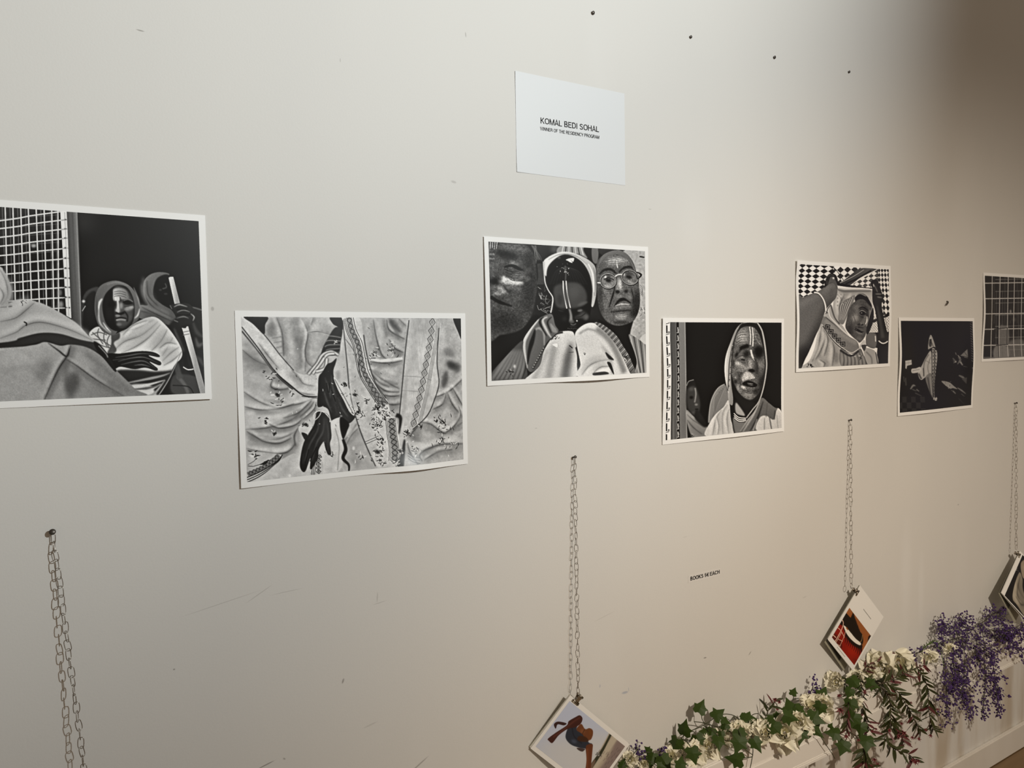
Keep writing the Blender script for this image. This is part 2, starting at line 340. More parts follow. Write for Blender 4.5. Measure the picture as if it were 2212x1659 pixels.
    # seated figure in the foreground
    f([(-1016, 500), (-600, 380), (-200, 450), (0, 540), (30, 572), (75, 660), (90, 740), (62, 812), (0, 850), (-1000, 900)], (0, 186, 80, 160), 3)
    for P in ([(0, 560), (45, 650), (60, 760), (10, 840)], [(0, 700), (30, 760), (0, 830)]): c.fold(P, 14, 140, 200)
    f([(-1000, 800), (0, 850), (70, 820), (140, 790), (260, 802), (380, 850), (560, 960), (660, 1062), (740, 1122), (600, 1095), (450, 1052), (300, 1046), (150, 1082), (0, 1120), (-1000, 1200)], 176, 3)
    c.fold([(0, 960), (120, 930), (210, 860), (260, 815)], 26, 140, 200); c.fold([(0, 1085), (120, 1040), (200, 985), (320, 965), (520, 1020), (690, 1100)], 22, 128, 205, (0, -1))
    s([(180, 960), (200, 972), (196, 990)], 9, 60, 2); c.bits(190, 815, 60, 7, 70, 120, 10)
    f([(-1000, 1230), (0, 1122), (150, 1084), (300, 1048), (450, 1054), (600, 1100), (735, 1128), (770, 1200), (640, 1155), (530, 1135), (430, 1135), (350, 1110), (200, 1140), (0, 1165)], 70, 5)
    big = [(-1016, 1200), (0, 1158), (250, 1135), (340, 1112), (450, 1140), (530, 1132), (640, 1150), (740, 1205), (850, 1310), (1000, 1462), (1025, 1530), (0, 1580), (-1000, 1640)]
    f(big, (300, 168, 800, 138), 3); c.clip(big)
    e(130, 1250, 180, 90, 0, 182, .6); e(330, 1330, 80, 130, 20, 128, .7); e(545, 1420, 70, 120, 10, 84, .8); e(600, 1250, 160, 60, 30, 172, .6)
    c.fold([(530, 1135), (500, 1220), (430, 1330), (330, 1550)], 16, 42, 186, (-1, 0), 5); s([(360, 1120), (440, 1180), (500, 1222), (520, 1160)], [4, 12, 4], 60, 4)
    c.fold([(495, 1245), (570, 1290), (720, 1400), (920, 1520)], 10, 80, 170, (.6, -1)); s([(490, 1250), (500, 1400), (530, 1540)], [10, 50, 60], 96, 16, .6); e(860, 1460, 120, 50, 40, 120, .6)
    s([(0, 1330), (180, 1300), (330, 1340)], 40, 150, 16, .5); s([(640, 1200), (800, 1330), (960, 1480)], 30, 120, 12, .6)
    c.noise(7, .035); c.noise(30, .03); c.clip()
    f([(700, 1110), (740, 1128), (800, 1200), (865, 1320), (850, 1330), (770, 1230), (720, 1170)], 46, 3); s([(735, 1140), (790, 1200), (805, 1230)], 8, 150, 3)
    c.crisp(70, .3); c.crisp(14, .35); c.noise(5, .06); return c

def art_hands():
    c = Canvas(580, 410, [(85, 92), (2065, 115), (2083, 1378), (122, 1588)], 196, 2)
    f, s, e, fo = c.f, c.s, c.e, c.fold
    e(250, 480, 220, 160, 30, 160, .8); e(450, 690, 140, 70, 20, 128, .9); e(180, 700, 160, 120, 30, 176, .6)
    for P, w in (([(92, 390), (200, 480), (320, 535)], 26), ([(100, 770), (250, 865), (400, 915), (520, 898), (650, 868), (745, 825)], 14), ([(108, 905), (250, 935), (420, 925), (560, 880)], 12), ([(115, 1112), (300, 1098), (450, 1060), (570, 1000), (720, 870)], 16), ([(125, 1128), (230, 1190), (380, 1204), (520, 1160), (610, 1090)], 15), ([(170, 1150), (280, 1220), (420, 1237), (540, 1185)], 14), ([(125, 1285), (250, 1312), (400, 1332), (500, 1312), (560, 1250), (562, 1200)], 16), ([(600, 1090), (560, 1170), (570, 1260)], 16), ([(330, 1060), (420, 1100), (560, 1075), (640, 1010)], 12), ([(610, 1000), (700, 920), (740, 860)], 14), ([(460, 1010), (600, 960), (720, 850)], 14), ([(380, 640), (350, 720), (420, 752), (520, 742)], 18), ([(640, 1020), (740, 930), (760, 860)], 10)):
        fo(P, w, 62, 222, (0, -1), 8)
    for P, g in (([(110, 840), (260, 900), (420, 945), (600, 905)], 218), ([(115, 1000), (300, 1010), (500, 960)], 216), ([(130, 1260), (260, 1270), (400, 1290), (500, 1260)], 205)): s(P, [10, 46, 10], g, 16, .7)
    f([(125, 1330), (250, 1315), (420, 1335), (450, 1350), (400, 1430), (300, 1505), (122, 1590)], 190, 3)
    c.bits(200, 1340, 60, 16, 40, 215, 20); s([(130, 1440), (200, 1440), (330, 1390), (400, 1345)], 5, 60, 1)
    s([(130, 1520), (260, 1465), (360, 1400), (420, 1345)], 44, 128, 2); c.diamonds([(140, 1512), (260, 1460), (370, 1390), (410, 1350)], 44, 9, 40)
    for o in (0, 22, 44): s([(122, 1545+o), (230, 1500+o*.9), (340, 1440+o*.6), (415, 1385+o*.3), (450, 1340)], 8, 36, 1)
    s([(245, 1430), (290, 1412), (325, 1385)], [4, 26, 4], 30, 1); s([(130, 1430), (190, 1395), (205, 1370)], 4, 60, 1)
    f([(230, 1560), (300, 1500), (420, 1400), (560, 1330), (620, 1400), (640, 1500), (720, 1520), (200, 1590)], 202, 3)
    # upper cloth
    up = [(315, 93), (900, 100), (965, 180), (885, 280), (820, 380), (775, 520), (705, 612), (600, 600), (540, 560), (440, 440), (350, 320), (290, 250)]
    f(up, 188, 2); c.clip(up); e(360, 200, 60, 120, 10, 128, .9); e(600, 260, 70, 240, -8, 150, .9); s([(610, 300), (640, 420), (620, 560)], 60, 128, 24, .8); e(760, 250, 90, 130, 10, 200, .8); e(860, 300, 60, 160, 20, 150, .8)
    for P, w in (([(405, 95), (455, 240), (468, 420), (470, 450)], 14), ([(635, 110), (690, 240), (665, 400), (680, 500), (745, 560)], 10), ([(690, 240), (780, 230), (900, 260)], 8), ([(740, 110), (720, 170)], 8), ([(670, 480), (662, 590)], 12), ([(360, 290), (450, 275)], 9), ([(375, 330), (455, 318)], 9), ([(390, 378), (460, 360)], 9), ([(410, 430), (465, 418)], 10)): fo(P, w, 84, 216, (-1, 0), 6)
    c.noise(14, .05); c.clip()
    # diagonal band
    bd = [(88, 95), (150, 110), (300, 262), (440, 442), (545, 562), (620, 612), (720, 612), (802, 582), (775, 660), (780, 765), (740, 802), (640, 790), (540, 712), (400, 600), (300, 480), (190, 320), (92, 185)]
    f(bd, 206, 2); c.clip(bd); s([(120, 190), (300, 420), (480, 620), (700, 760)], [20, 60, 60], 226, 20, .7)
    for P, w in (([(530, 560), (600, 640), (650, 700), (740, 720)], 16), ([(600, 770), (660, 790), (760, 800)], 12), ([(240, 330), (330, 450), (420, 560)], 20)): fo(P, w, 128, 228, (.5, -1), 8)
    c.noise(12, .05); c.clip()
    s([(90, 185), (240, 380), (390, 590), (540, 725), (650, 805), (770, 815)], [6, 12, 9], 54, 2); s([(92, 225), (240, 410), (400, 620), (550, 750)], 9, 66, 3); s([(150, 112), (300, 264), (440, 444), (560, 580)], 7, 86, 2); s([(630, 812), (770, 828)], 7, 90, 2)
    f([(112, 92), (322, 95), (303, 170), (292, 252), (200, 165)], 42, 2)
    # central panel and right side cloth
    rg = [(1150, 100), (1610, 112), (1580, 280), (1550, 500), (1530, 800), (1500, 1050), (1440, 1000), (1390, 830), (1290, 680), (1215, 450), (1190, 260)]
    f(rg, 184, 1); c.clip(rg)
    e(1470, 190, 50, 130, -35, 84, .9); e(1390, 200, 30, 120, -10, 140, .8); e(1340, 660, 120, 60, 25, 150, .8); e(1420, 560, 100, 40, 10, 206, .8); e(1500, 420, 40, 80, 0, 140, .8); e(1440, 850, 100, 30, 10, 120, .7)
    for P, w in (([(1280, 120), (1305, 280), (1350, 430), (1400, 480)], 13), ([(1400, 120), (1425, 220), (1560, 300)], 13), ([(1420, 300), (1470, 380), (1550, 420)], 14), ([(1510, 120), (1570, 180)], 14), ([(1245, 560), (1340, 650), (1510, 745)], 14), ([(1255, 600), (1330, 690), (1420, 730)], 16), ([(1290, 690), (1390, 765), (1510, 775)], 14), ([(1370, 800), (1440, 812), (1510, 806)], 12), ([(1405, 880), (1450, 888), (1520, 880)], 18), ([(1240, 500), (1340, 512), (1440, 512), (1540, 492)], 12)): fo(P, w, 56, 214, (0, -1), 7)
    s([(1228, 468), (1330, 492), (1440, 484), (1540, 470)], [14, 26, 20], 228, 3); s([(1235, 470), (1300, 470)], 8, 110, 2); c.noise(14, .05); c.clip()
    lo = [(1000, 1060), (1130, 1030), (1190, 1200), (1300, 1450), (1040, 1490), (1000, 1380), (1000, 1200)]
    f(lo, 186, 2); fo([(1010, 1215), (1070, 1150), (1125, 1060)], 18, 60, 210, (0, -1)); e(1120, 1400, 60, 80, 0, 160, .7); fo([(1030, 1250), (1080, 1160), (1140, 1100)], 14, 120, 214, (0, -1))
    pn = [(985, 100), (1150, 103), (1190, 260), (1222, 450), (1292, 680), (1392, 830), (1425, 930), (1445, 1000), (1475, 1010), (1502, 1180), (1503, 1370), (1440, 1412), (1300, 1445), (1190, 1200), (1130, 1040), (1080, 900), (1060, 700), (1030, 500), (1005, 200)]
    f(pn, 206, 2); c.clip(pn); s([(1040, 260), (1090, 480), (1110, 700), (1160, 950)], 50, 184, 20, .7); c.noise(14, .04)
    bp = [(1060, 105), (1085, 220), (1140, 340), (1168, 480), (1195, 600), (1260, 720), (1330, 830), (1385, 900)]
    s(bp, [52, 52, 44, 44, 60, 80], 132, 2); c.diamonds(bp, 46, 17, 44, 160)
    for o in (-46, -34, 38): s(np.array(bp)+[o, -o*.25], 6, 74, 1)
    s([(1030, 300), (1100, 400), (1145, 520), (1160, 640), (1260, 800)], 6, 120, 2); s([(1170, 640), (1150, 560), (1150, 480)], 8, 70, 2)
    s([(1196, 1225), (1320, 1170)], 5, 90, 1); s([(1200, 1245), (1325, 1190)], 5, 90, 1); c.clip()
    s([(1005, 130), (1030, 400), (1045, 560), (1070, 820), (1130, 1040), (1190, 1210), (1290, 1440)], 8, 74, 3); s([(1192, 260), (1222, 450), (1290, 680), (1392, 832)], 9, 70, 3)
    bq = [(1436, 1010), (1448, 1150), (1466, 1280), (1458, 1390)]
    f([(1365, 1060), (1400, 1000), (1475, 1010), (1505, 1180), (1505, 1370), (1440, 1415), (1400, 1340)], 212, 1); s(bq, 62, 138, 1); c.diamonds(bq, 58, 8, 36, 150, 7)
    for o in (-50, -38, 36): s(np.array(bq)+[o, 0], 5, 60, 1)
    # right vertical strip and far right
    fr = [(1850, 112), (2070, 112), (2090, 1390), (1560, 1460), (1600, 1120), (1760, 970), (1830, 820)]
    f(fr, 182, 1); c.clip(fr)
    e(1990, 540, 90, 50, 35, 62, .9); e(1920, 660, 40, 110, 12, 96, .9); e(2000, 620, 70, 60, 0, 172, .8); e(1900, 300, 40, 160, 0, 200, .8); e(1960, 960, 90, 110, 0, 196, .8); e(1660, 1180, 60, 70, 0, 128, .7); e(1980, 1310, 110, 50, -10, 160, .8)
    for P, w in (([(1825, 822), (1950, 772), (2080, 655)], 14), ([(1940, 780), (1990, 890), (2080, 1000)], 18), ([(1990, 740), (2040, 830), (2080, 900)], 14), ([(1810, 930), (1900, 880), (1930, 790)], 14), ([(1690, 1045), (1790, 1062), (1900, 1140), (1960, 1120), (2085, 1040)], 18), ([(2040, 900), (2060, 980), (2000, 1080), (1930, 1130)], 14), ([(1600, 1180), (1640, 1120), (1700, 1060)], 18), ([(1610, 1275), (1700, 1300), (1880, 1245), (2085, 1238)], 20), ([(1580, 1230), (1600, 1320), (1660, 1420)], 18), ([(1720, 1380), (1850, 1310), (1980, 1290)], 14), ([(1700, 1390), (1680, 1340), (1740, 1290)], 14)): fo(P, w, 66, 220, (0, -1), 8)
    for o in (0, 25, 48): s([(1578, 1320+o), (1620, 1350+o), (1680, 1362+o)], 5, 90, 1)
    c.noise(14, .05); c.clip(); f([(1995, 112), (2070, 112), (2072, 300), (2040, 240)], 38, 2)
    st = [(1605, 111), (1866, 112), (1855, 500), (1868, 690), (1832, 825), (1765, 970), (1610, 1105), (1520, 1165), (1500, 1050), (1530, 800), (1550, 500), (1582, 280)]
    f(st, 204, 2); c.clip(st); e(1720, 180, 160, 120, 0, 168, .8); c.noise(16, .05, None, (.4, 2.5)); s([(1540, 630), (1700, 640), (1800, 670)], 5, 160, 2); s([(1530, 760), (1700, 770)], 5, 165, 2)
    ch = [(1812, 112), (1792, 300), (1755, 500), (1712, 740), (1670, 920), (1630, 1090)]
    s(ch, 56, 184, 2); c.diamonds(ch, 54, 13, 62, 150, 6)
    for o in (40, 52, 64): s(np.array(ch)+[o, 8], 4, 112, 1)
    c.clip(); s([(1600, 130), (1565, 420), (1535, 740), (1508, 1000)], 9, 72, 3); s([(1868, 200), (1850, 500), (1866, 690), (1830, 830), (1760, 985), (1630, 1110)], 8, 60, 3)
    s([(1480, 980), (1520, 1010), (1505, 1150)], [40, 34, 8], 46, 6); s([(1555, 1200), (1535, 1320), (1500, 1440)], [10, 34, 70], 38, 6)
    for x, y, rx, ry, an, g, al in ((180, 420, 70, 200, -35, 150, .6), (330, 560, 60, 160, -40, 140, .5), (560, 640, 90, 36, 35, 158, .6), (160, 960, 60, 30, 0, 226, .6), (330, 1180, 160, 26, 8, 150, .6), (250, 1250, 160, 34, 5, 158, .5), (460, 1030, 160, 24, -18, 160, .5), (560, 960, 110, 20, -30, 150, .6), (390, 860, 160, 24, 8, 150, .5), (960, 620, 26, 60, 0, 150, .5), (1050, 900, 30, 120, -12, 168, .5), (1160, 700, 30, 160, -18, 170, .4), (1250, 1000, 60, 90, -20, 170, .4), (1310, 600, 60, 26, 40, 130, .6), (1440, 690, 90, 22, 15, 128, .6), (1440, 600, 80, 22, 20, 214, .6), (1490, 250, 24, 90, -20, 120, .6), (1340, 250, 26, 150, -8, 205, .6), (1640, 400, 40, 300, 6, 184, .5), (1560, 800, 26, 300, 5, 176, .6), (1760, 800, 26, 160, 14, 176, .6), (1960, 420, 80, 50, 30, 110, .6), (2030, 560, 40, 70, 10, 96, .6), (1920, 860, 60, 30, -30, 150, .6), (2030, 1010, 40, 60, 20, 150, .6), (1800, 1120, 90, 26, 10, 150, .5), (1820, 1310, 190, 26, -8, 150, .6), (1700, 1240, 120, 22, 8, 218, .5), (1960, 1180, 90, 36, 0, 214, .5), (1660, 1360, 40, 50, 0, 140, .5), (930, 1280, 24, 160, -4, 176, .5), (1090, 1300, 50, 110, 0, 172, .5), (640, 160, 40, 70, 0, 206, .6), (530, 330, 40, 150, -8, 206, .6), (820, 220, 40, 110, 14, 168, .6)): e(x, y, rx, ry, an, g, al)
    # sleeve, arms and hands
    f([(890, 98), (990, 100), (1004, 215), (955, 185), (915, 160)], 44, 2)
    sl = [(935, 195), (1000, 212), (985, 330), (968, 425), (900, 445), (830, 430), (795, 490), (822, 380), (870, 290)]
    f(sl, 52, 3); c.clip(sl)
    for k in range(5): s([(820+10*k, 300+34*k), (880, 270+40*k), (990, 285+32*k)], 9, 150, 3, .8)
    c.bits(940, 320, 30, 14, 30, 205, 12); c.clip()
    for P in ([(690, 615), (770, 520), (820, 440), (900, 410), (965, 440)], [(730, 610), (800, 520), (860, 440), (930, 428)], [(760, 590), (840, 560), (860, 470)]): s(P, 30, 74, 5); s(P, 19, 218, 3)
    f([(945, 470), (905, 505), (860, 525), (820, 590), (785, 640), (778, 760), (772, 900), (825, 905), (870, 935), (900, 1035), (940, 1015), (985, 1000), (1010, 1035), (1060, 1055), (1112, 1000), (1080, 955), (1020, 850), (955, 730), (925, 650), (918, 580), (940, 510)], (800, 46, 960, 62), 2)
    for P in ([(840, 640), (880, 760), (890, 830)], [(900, 620), (910, 720), (940, 830)], [(830, 760), (860, 860), (900, 960)], [(870, 720), (940, 880)], [(960, 830), (1000, 930), (1050, 1000)], [(925, 880), (945, 960)]): s(P, [3, 16, 3], 96, 5, .8)
    for P in ([(855, 690), (870, 780)], [(880, 690), (880, 780)], [(900, 760), (935, 860)]): s(P, 6, 26, 2)
    e(985, 990, 16, 10, 0, 170, .8)
    f([(920, 640), (985, 700), (1060, 742), (1075, 850), (1112, 985), (1060, 950), (1010, 850), (955, 745)], 214, 2); s([(930, 660), (1000, 790), (1090, 960)], 6, 120, 2)
    f([(885, 1050), (985, 1005), (978, 1100), (1002, 1190), (1000, 1380), (960, 1485), (800, 1515), (785, 1290), (840, 1240), (850, 1335), (895, 1340), (888, 1200)], 210, 2); s([(930, 1100), (965, 1250), (950, 1480)], 7, 160, 3); s([(985, 1010), (976, 1090), (1005, 1200)], 8, 120, 3)
    f([(978, 1000), (1055, 1055), (1040, 1120), (1002, 1195), (978, 1100)], 26, 3); s([(1000, 1200), (1025, 1290), (1000, 1370), (1050, 1430), (1052, 1485)], [20, 34, 22, 12], 40, 3)
    f([(605, 1080), (700, 1040), (720, 1100), (660, 1160), (610, 1140)], 205, 2); f([(625, 1140), (680, 1160), (660, 1210)], 60, 2)
    f([(710, 1520), (730, 1400), (775, 1325), (805, 1330), (815, 1512)], 196, 1); c.diamonds([(790, 1340), (775, 1420), (780, 1510)], 44, 5, 36, 90, 7)
    for o in (0, 14, 28): s([(712+o, 1520), (728+o, 1430), (760+o*.5, 1350)], 5, 44, 1)
    f([(770, 942), (830, 955), (882, 1000), (890, 1080), (897, 1180), (882, 1240), (892, 1332), (862, 1335), (838, 1265), (832, 1215), (782, 1290), (772, 1370), (722, 1460), (700, 1462), (704, 1370), (662, 1482), (632, 1492), (608, 1440), (618, 1340), (645, 1230), (690, 1150), (742, 1060)], (760, 50, 840, 70), 2)
    for P in ([(790, 1000), (770, 1120), (700, 1250), (650, 1400)], [(830, 1010), (820, 1130), (760, 1240), (720, 1400)], [(860, 1060), (870, 1160), (865, 1300)], [(740, 1120), (690, 1200)], [(640, 1330), (635, 1420)], [(680, 1330), (665, 1430)]): s(P, [3, 15, 3], 92, 5, .8)
    for P in ([(690, 1290), (655, 1440)], [(760, 1270), (700, 1400)], [(830, 1215), (850, 1300)]): s(P, 6, 24, 2)
    s([(740, 1020), (738, 980), (775, 945), (830, 955), (878, 1005), (886, 1045)], 10, 214, 1); s([(745, 1030), (790, 985), (822, 900)], 7, 190, 1); s([(750, 970), (850, 965), (884, 1030)], 3, 90, 1)
    for a in ((410, 800, 70, 20), (300, 1035, 46, 18), (372, 1142, 40, 10), (665, 1070, 40, 14), (1115, 800, 30, 9), (1140, 955, 75, 40), (1320, 915, 90, 62), (1310, 1070, 75, 60), (1325, 1320, 70, 46), (1400, 985, 70, 30), (1440, 400, 50, 20), (1290, 430, 70, 22), (1890, 1040, 90, 44), (1880, 1210, 110, 26), (1640, 1290, 60, 14), (1580, 1135, 50, 26), (1520, 1310, 50, 30), (1030, 705, 50, 20), (330, 640, 120, 14), (450, 850, 70, 10), (1210, 850, 40, 14), (1700, 1080, 40, 8), (1980, 1250, 80, 10), (900, 1330, 60, 8), (1150, 1350, 90, 8), (540, 780, 40, 6), (1350, 1200, 50, 30), (1340, 1400, 60, 26), (1480, 1400, 50, 20)):
        c.bits(*a[:4], 40, 226, 15)
    for x, y, r in ((410, 805, 30), (1105, 800, 22), (665, 1068, 30), (1310, 1310, 34), (380, 1150, 20), (1020, 700, 26)): e(x, y, r, r*.6, 30, 46, .9)
    e(1095, 1280, 16, 24, 10, 232); e(365, 800, 26, 9, -10, 232); e(515, 1530, 12, 18, 0, 232); c.bits(1000, 800, 800, 90, 60, 228, 9)
    c.noise(40, .07); c.crisp(60, .22); c.crisp(14, .3); c.noise(5, .06); return c
def art_three_faces():
    c = Canvas(420, 350, [(72, 110), (1718, 203), (1722, 1490), (100, 1573)], 44, 3)
    f, s, e, fo = c.f, c.s, c.e, c.fold
    f([(1480, 190), (1718, 203), (1722, 1200), (1560, 1120), (1600, 900), (1650, 640), (1620, 420)], 172, 4); c.noise(20, .1, [(1540, 190), (1718, 203), (1722, 1200), (1560, 1120), (1650, 640)])
    s([(1660, 262), (1710, 270)], 14, 50, 2); c.bits(1690, 820, 90, 26, 120, 215, 16)
    f([(560, 140), (840, 150), (800, 250), (700, 290), (640, 330), (560, 250)], 52, 8); e(770, 190, 60, 60, 0, 96, .9)
    f([(840, 150), (1080, 162), (1115, 280), (1000, 235), (800, 235)], 150, 4)
    for k in range(8): s([(860+k*30, 150), (840+k*38, 250)], 9, 62 if k % 2 else 200, 3)
    f([(1080, 165), (1330, 180), (1240, 330), (1200, 370), (1120, 290)], 44, 6); f([(1160, 170), (1225, 175), (1215, 330), (1165, 310)], 110, 4); f([(1240, 178), (1500, 192), (1400, 230), (1270, 250)], 62, 5)
    # left face, very close
    nk = [(90, 980), (400, 1000), (560, 880), (720, 860), (600, 930), (440, 1140), (300, 1260), (95, 1500)]
    f(nk, 30, 10)
    lf = [(60, 100), (420, 130), (530, 215), (572, 330), (585, 480), (580, 650), (548, 800), (500, 930), (400, 1040), (200, 1090), (60, 1080)]
    f(lf, 80, 6); c.clip(lf)
    e(500, 600, 110, 380, 5, 44, .85); e(240, 960, 260, 150, 0, 46, .9); e(120, 380, 60, 90, 0, 100, .7); e(330, 190, 200, 50, 10, 110, .7); e(270, 250, 160, 55, 12, 34, .95); e(500, 300, 70, 120, 0, 42, .8)
    e(345, 345, 70, 38, 8, 132, .9); s([(240, 380), (320, 362), (400, 398), (440, 410)], [10, 34, 8], 20, 4); s([(240, 400), (320, 430), (420, 450)], 8, 46, 3); s([(250, 430), (330, 462), (430, 470)], 7, 54, 3); e(400, 470, 90, 50, 15, 122, .8)
    f([(222, 470), (265, 490), (330, 520), (435, 538), (420, 560), (330, 560), (260, 545), (215, 520)], 214, 10); e(480, 500, 40, 40, 0, 130, .6)
    e(130, 530, 90, 44, -5, 22, .95); e(110, 440, 40, 60, 0, 90, .7); e(215, 620, 80, 44, 30, 178, .85); e(160, 660, 60, 30, 0, 150, .8); s([(230, 540), (250, 600), (310, 650), (320, 720)], [8, 22, 6], 66, 8); e(380, 640, 110, 90, 20, 84, .8)
    s([(85, 690), (160, 735), (240, 765), (320, 790)], [30, 30, 10], 16, 5); e(180, 700, 80, 20, 25, 70, .8); e(180, 800, 120, 30, 15, 84, .7); e(120, 880, 90, 50, 0, 62, .7)
    for k in range(9): s([(84+k*12, 105), (80+k*11, 180+6*(k % 3))], 5, 190 if k % 2 else 50, 2)
    for k in range(5): s([(80, 225+k*22), (140, 220+k*24)], 9, 150 if k % 2 else 60, 5)
    e(300, 540, 190, 44, 6, 205, .55); e(470, 420, 60, 60, 0, 96, .6); e(180, 330, 70, 40, 20, 92, .6); e(420, 220, 70, 50, 10, 96, .6); e(330, 600, 120, 30, 10, 128, .6); e(130, 590, 40, 30, 0, 120, .7)
    for q in range(6): c.wrinkle([(240+q*8, 405+q*14), (320, 430+q*17), (410+q*6, 425+q*20)], 6, 40, 150)
    for q in range(5): c.wrinkle([(360+q*16, 210-q*4), (430+q*14, 270), (480+q*12, 350)], 5, 40, 110)
    for q in range(4): c.wrinkle([(420, 590+q*26), (480, 570+q*30), (530, 520+q*40)], 5, 40, 100)
    c.noise(11, .22); c.noise(4, .14); c.noise(26, .1); c.clip()
    for k in range(10): s([(530+c.rng.uniform(-10, 60), 150), (560+c.rng.uniform(-10, 60), 260), (600+c.rng.uniform(-30, 60), 340)], 3, 110, 1)
    f([(575, 330), (650, 330), (680, 560), (745, 700), (730, 860), (580, 880), (560, 760), (590, 560)], 40, 6)
    for k in range(26): x, y = c.rng.uniform(590, 735), c.rng.uniform(600, 840); s([(x, y), (x+c.rng.uniform(-40, 40), y+c.rng.uniform(-40, 40)), (x+c.rng.uniform(-60, 60), y+c.rng.uniform(-50, 50))], 3, c.rng.uniform(80, 165), 1)
    for k in range(8): s([(590+k*9, 340), (600+k*8, 480), (585+k*10, 560)], 4, 96, 2)
    # veil of the middle woman
    f([(650, 330), (700, 272), (780, 232), (860, 214), (950, 222), (1050, 258), (1140, 312), (1195, 380), (1205, 520), (1195, 700), (1150, 790), (1080, 500), (900, 300), (720, 420), (672, 470)], (800, 216, 1190, 168), 3)
    for P, g in (([(700, 300), (800, 250), (900, 240), (1010, 270), (1110, 350)], 150), ([(1120, 340), (1165, 450), (1180, 640)], 224), ([(1175, 380), (1195, 500), (1185, 680)], 130)): s(P, [6, 16, 6], g, 4)
    hd = [(682, 470), (700, 372), (770, 292), (860, 246), (960, 262), (1060, 330), (1130, 450), (1160, 600), (1150, 770), (1130, 900), (1100, 972), (1000, 1034), (900, 1044), (800, 1024), (748, 900), (748, 720), (700, 600)]
    f(hd, 24, 4); c.clip(hd)
    for k in range(40):
        t = k/39; x = 700+t*420; s([(880, 370), (880+(x-880)*.6, 420), (x, 560)], 3, 44+14*(k % 3), 1.5, .5)
    f([(755, 600), (850, 545), (1000, 540), (1085, 610), (1105, 720), (1040, 795), (900, 812), (780, 785)], 74, 12); e(960, 640, 90, 90, 0, 92, .8); e(1060, 760, 80, 24, -20, 92, .8)
    s([(878, 360), (884, 440), (880, 520)], 14, 82, 5)
    for P in ([(855, 520), (860, 640), (880, 750), (893, 812)], [(886, 520), (896, 640), (918, 750), (930, 805)]): s(P, 11, 214, 1.5)
    s([(920, 815), (935, 880), (935, 950)], [20, 26, 40], 128, 7); e(945, 952, 40, 26, 0, 92, .9); e(1030, 835, 40, 22, -10, 116, .85); s([(985, 850), (1040, 850), (1080, 830)], 7, 24, 3); e(1095, 905, 40, 50, 20, 104, .85); e(835, 830, 50, 20, 10, 56, .9); s([(790, 815), (860, 835), (900, 850)], 8, 20, 4)
    e(998, 942, 10, 10, 0, 240); e(900, 985, 30, 16, 0, 26, .9); e(960, 1000, 60, 18, 0, 60, .8)
    e(900, 690, 120, 110, 0, 88, .6); e(820, 720, 40, 80, 0, 56, .7); e(1010, 900, 60, 30, -20, 70, .8); e(1060, 880, 50, 60, 10, 92, .7); e(870, 920, 40, 40, 0, 46, .8); s([(985, 905), (1040, 895), (1090, 860)], 8, 40, 4); s([(930, 975), (960, 985), (990, 970)], 10, 96, 3)
    for k in range(6): e(905+k*18, 1022+(k % 2)*4, 8, 8, 0, 108, .9)
    e(810, 275, 34, 24, 10, 92, .9); f([(885, 300), (920, 285), (970, 282), (960, 320), (935, 300), (955, 330), (930, 325), (905, 310)], 214, 1)
    c.bits(880, 400, 110, 18, 110, 190, 8); c.clip()
    s([(655, 320), (658, 420), (668, 540), (700, 620), (745, 695), (740, 780), (724, 858)], [22, 12, 10, 14, 12], 178, 2)
    # her cloth
    cl = [(735, 872), (640, 895), (585, 935), (500, 1040), (440, 1140), (428, 1250), (465, 1420), (520, 1480), (610, 1400), (660, 1210), (740, 1110), (805, 1050), (770, 985)]
    f(cl, 104, 3); c.clip(cl)
    for P, w, g in (([(600, 925), (500, 1050), (445, 1180), (475, 1440)], 40, 188), ([(560, 1040), (600, 1020), (650, 1060), (655, 1200)], 30, 150), ([(690, 900), (640, 940), (690, 1060), (730, 1120)], 28, 182), ([(720, 970), (760, 1040), (790, 1060)], 50, 140)): s(P, [10, w, 10], g, 5)
    for P, w in (([(560, 1030), (545, 1100), (500, 1260), (480, 1400)], 44), ([(650, 900), (610, 960), (680, 1100)], 22), ([(735, 900), (690, 960), (730, 1070)], 14)): s(P, [6, w, 6], 40, 5)
    c.clip()
    for t in np.linspace(0, 1, 9): x, y = 650-t*110, 1235+t*200; e(x, y, 17, 17, 0, 60, 1); e(x-4, y-5, 9, 8, 0, 178)
    ll = [(100, 1490), (250, 1320), (425, 1150), (430, 1260), (470, 1440), (440, 1562), (98, 1580)]
    f(ll, 84, 4); c.clip(ll)
    for k in range(7): fo([(130+k*48, 1560), (220+k*40, 1430), (330+k*24, 1250)], 16, 44, 150, (-1, 0), 6)
    e(345, 1420, 18, 26, 0, 190); c.bits(300, 1470, 60, 10, 30, 160, 14); c.clip()
    hc = [(720, 1140), (745, 1105), (805, 1062), (920, 1048), (970, 1085), (992, 1250), (985, 1400), (940, 1545), (560, 1570), (450, 1560), (600, 1420), (650, 1260)]
    f(hc, 206, 3); c.clip(hc); s([(760, 1200), (730, 1350), (690, 1560)], 60, 150, 22, .8); s([(930, 1180), (900, 1330), (850, 1560)], [30, 80, 90], 84, 24, .85); s([(690, 1240), (620, 1400), (540, 1560)], 40, 170, 14, .8); s([(850, 1100), (840, 1250)], 60, 222, 24, .7)
    s([(720, 1140), (780, 1080), (850, 1062)], 20, 60, 4); c.bits(770, 1110, 40, 12, 50, 120, 12); f([(740, 1190), (790, 1180), (790, 1220), (765, 1210)], 236, 1); s([(915, 1200), (950, 1230)], 10, 40, 1); s([(910, 1275), (960, 1270)], [4, 24, 4], 70, 3); c.noise(8, .04); c.clip()
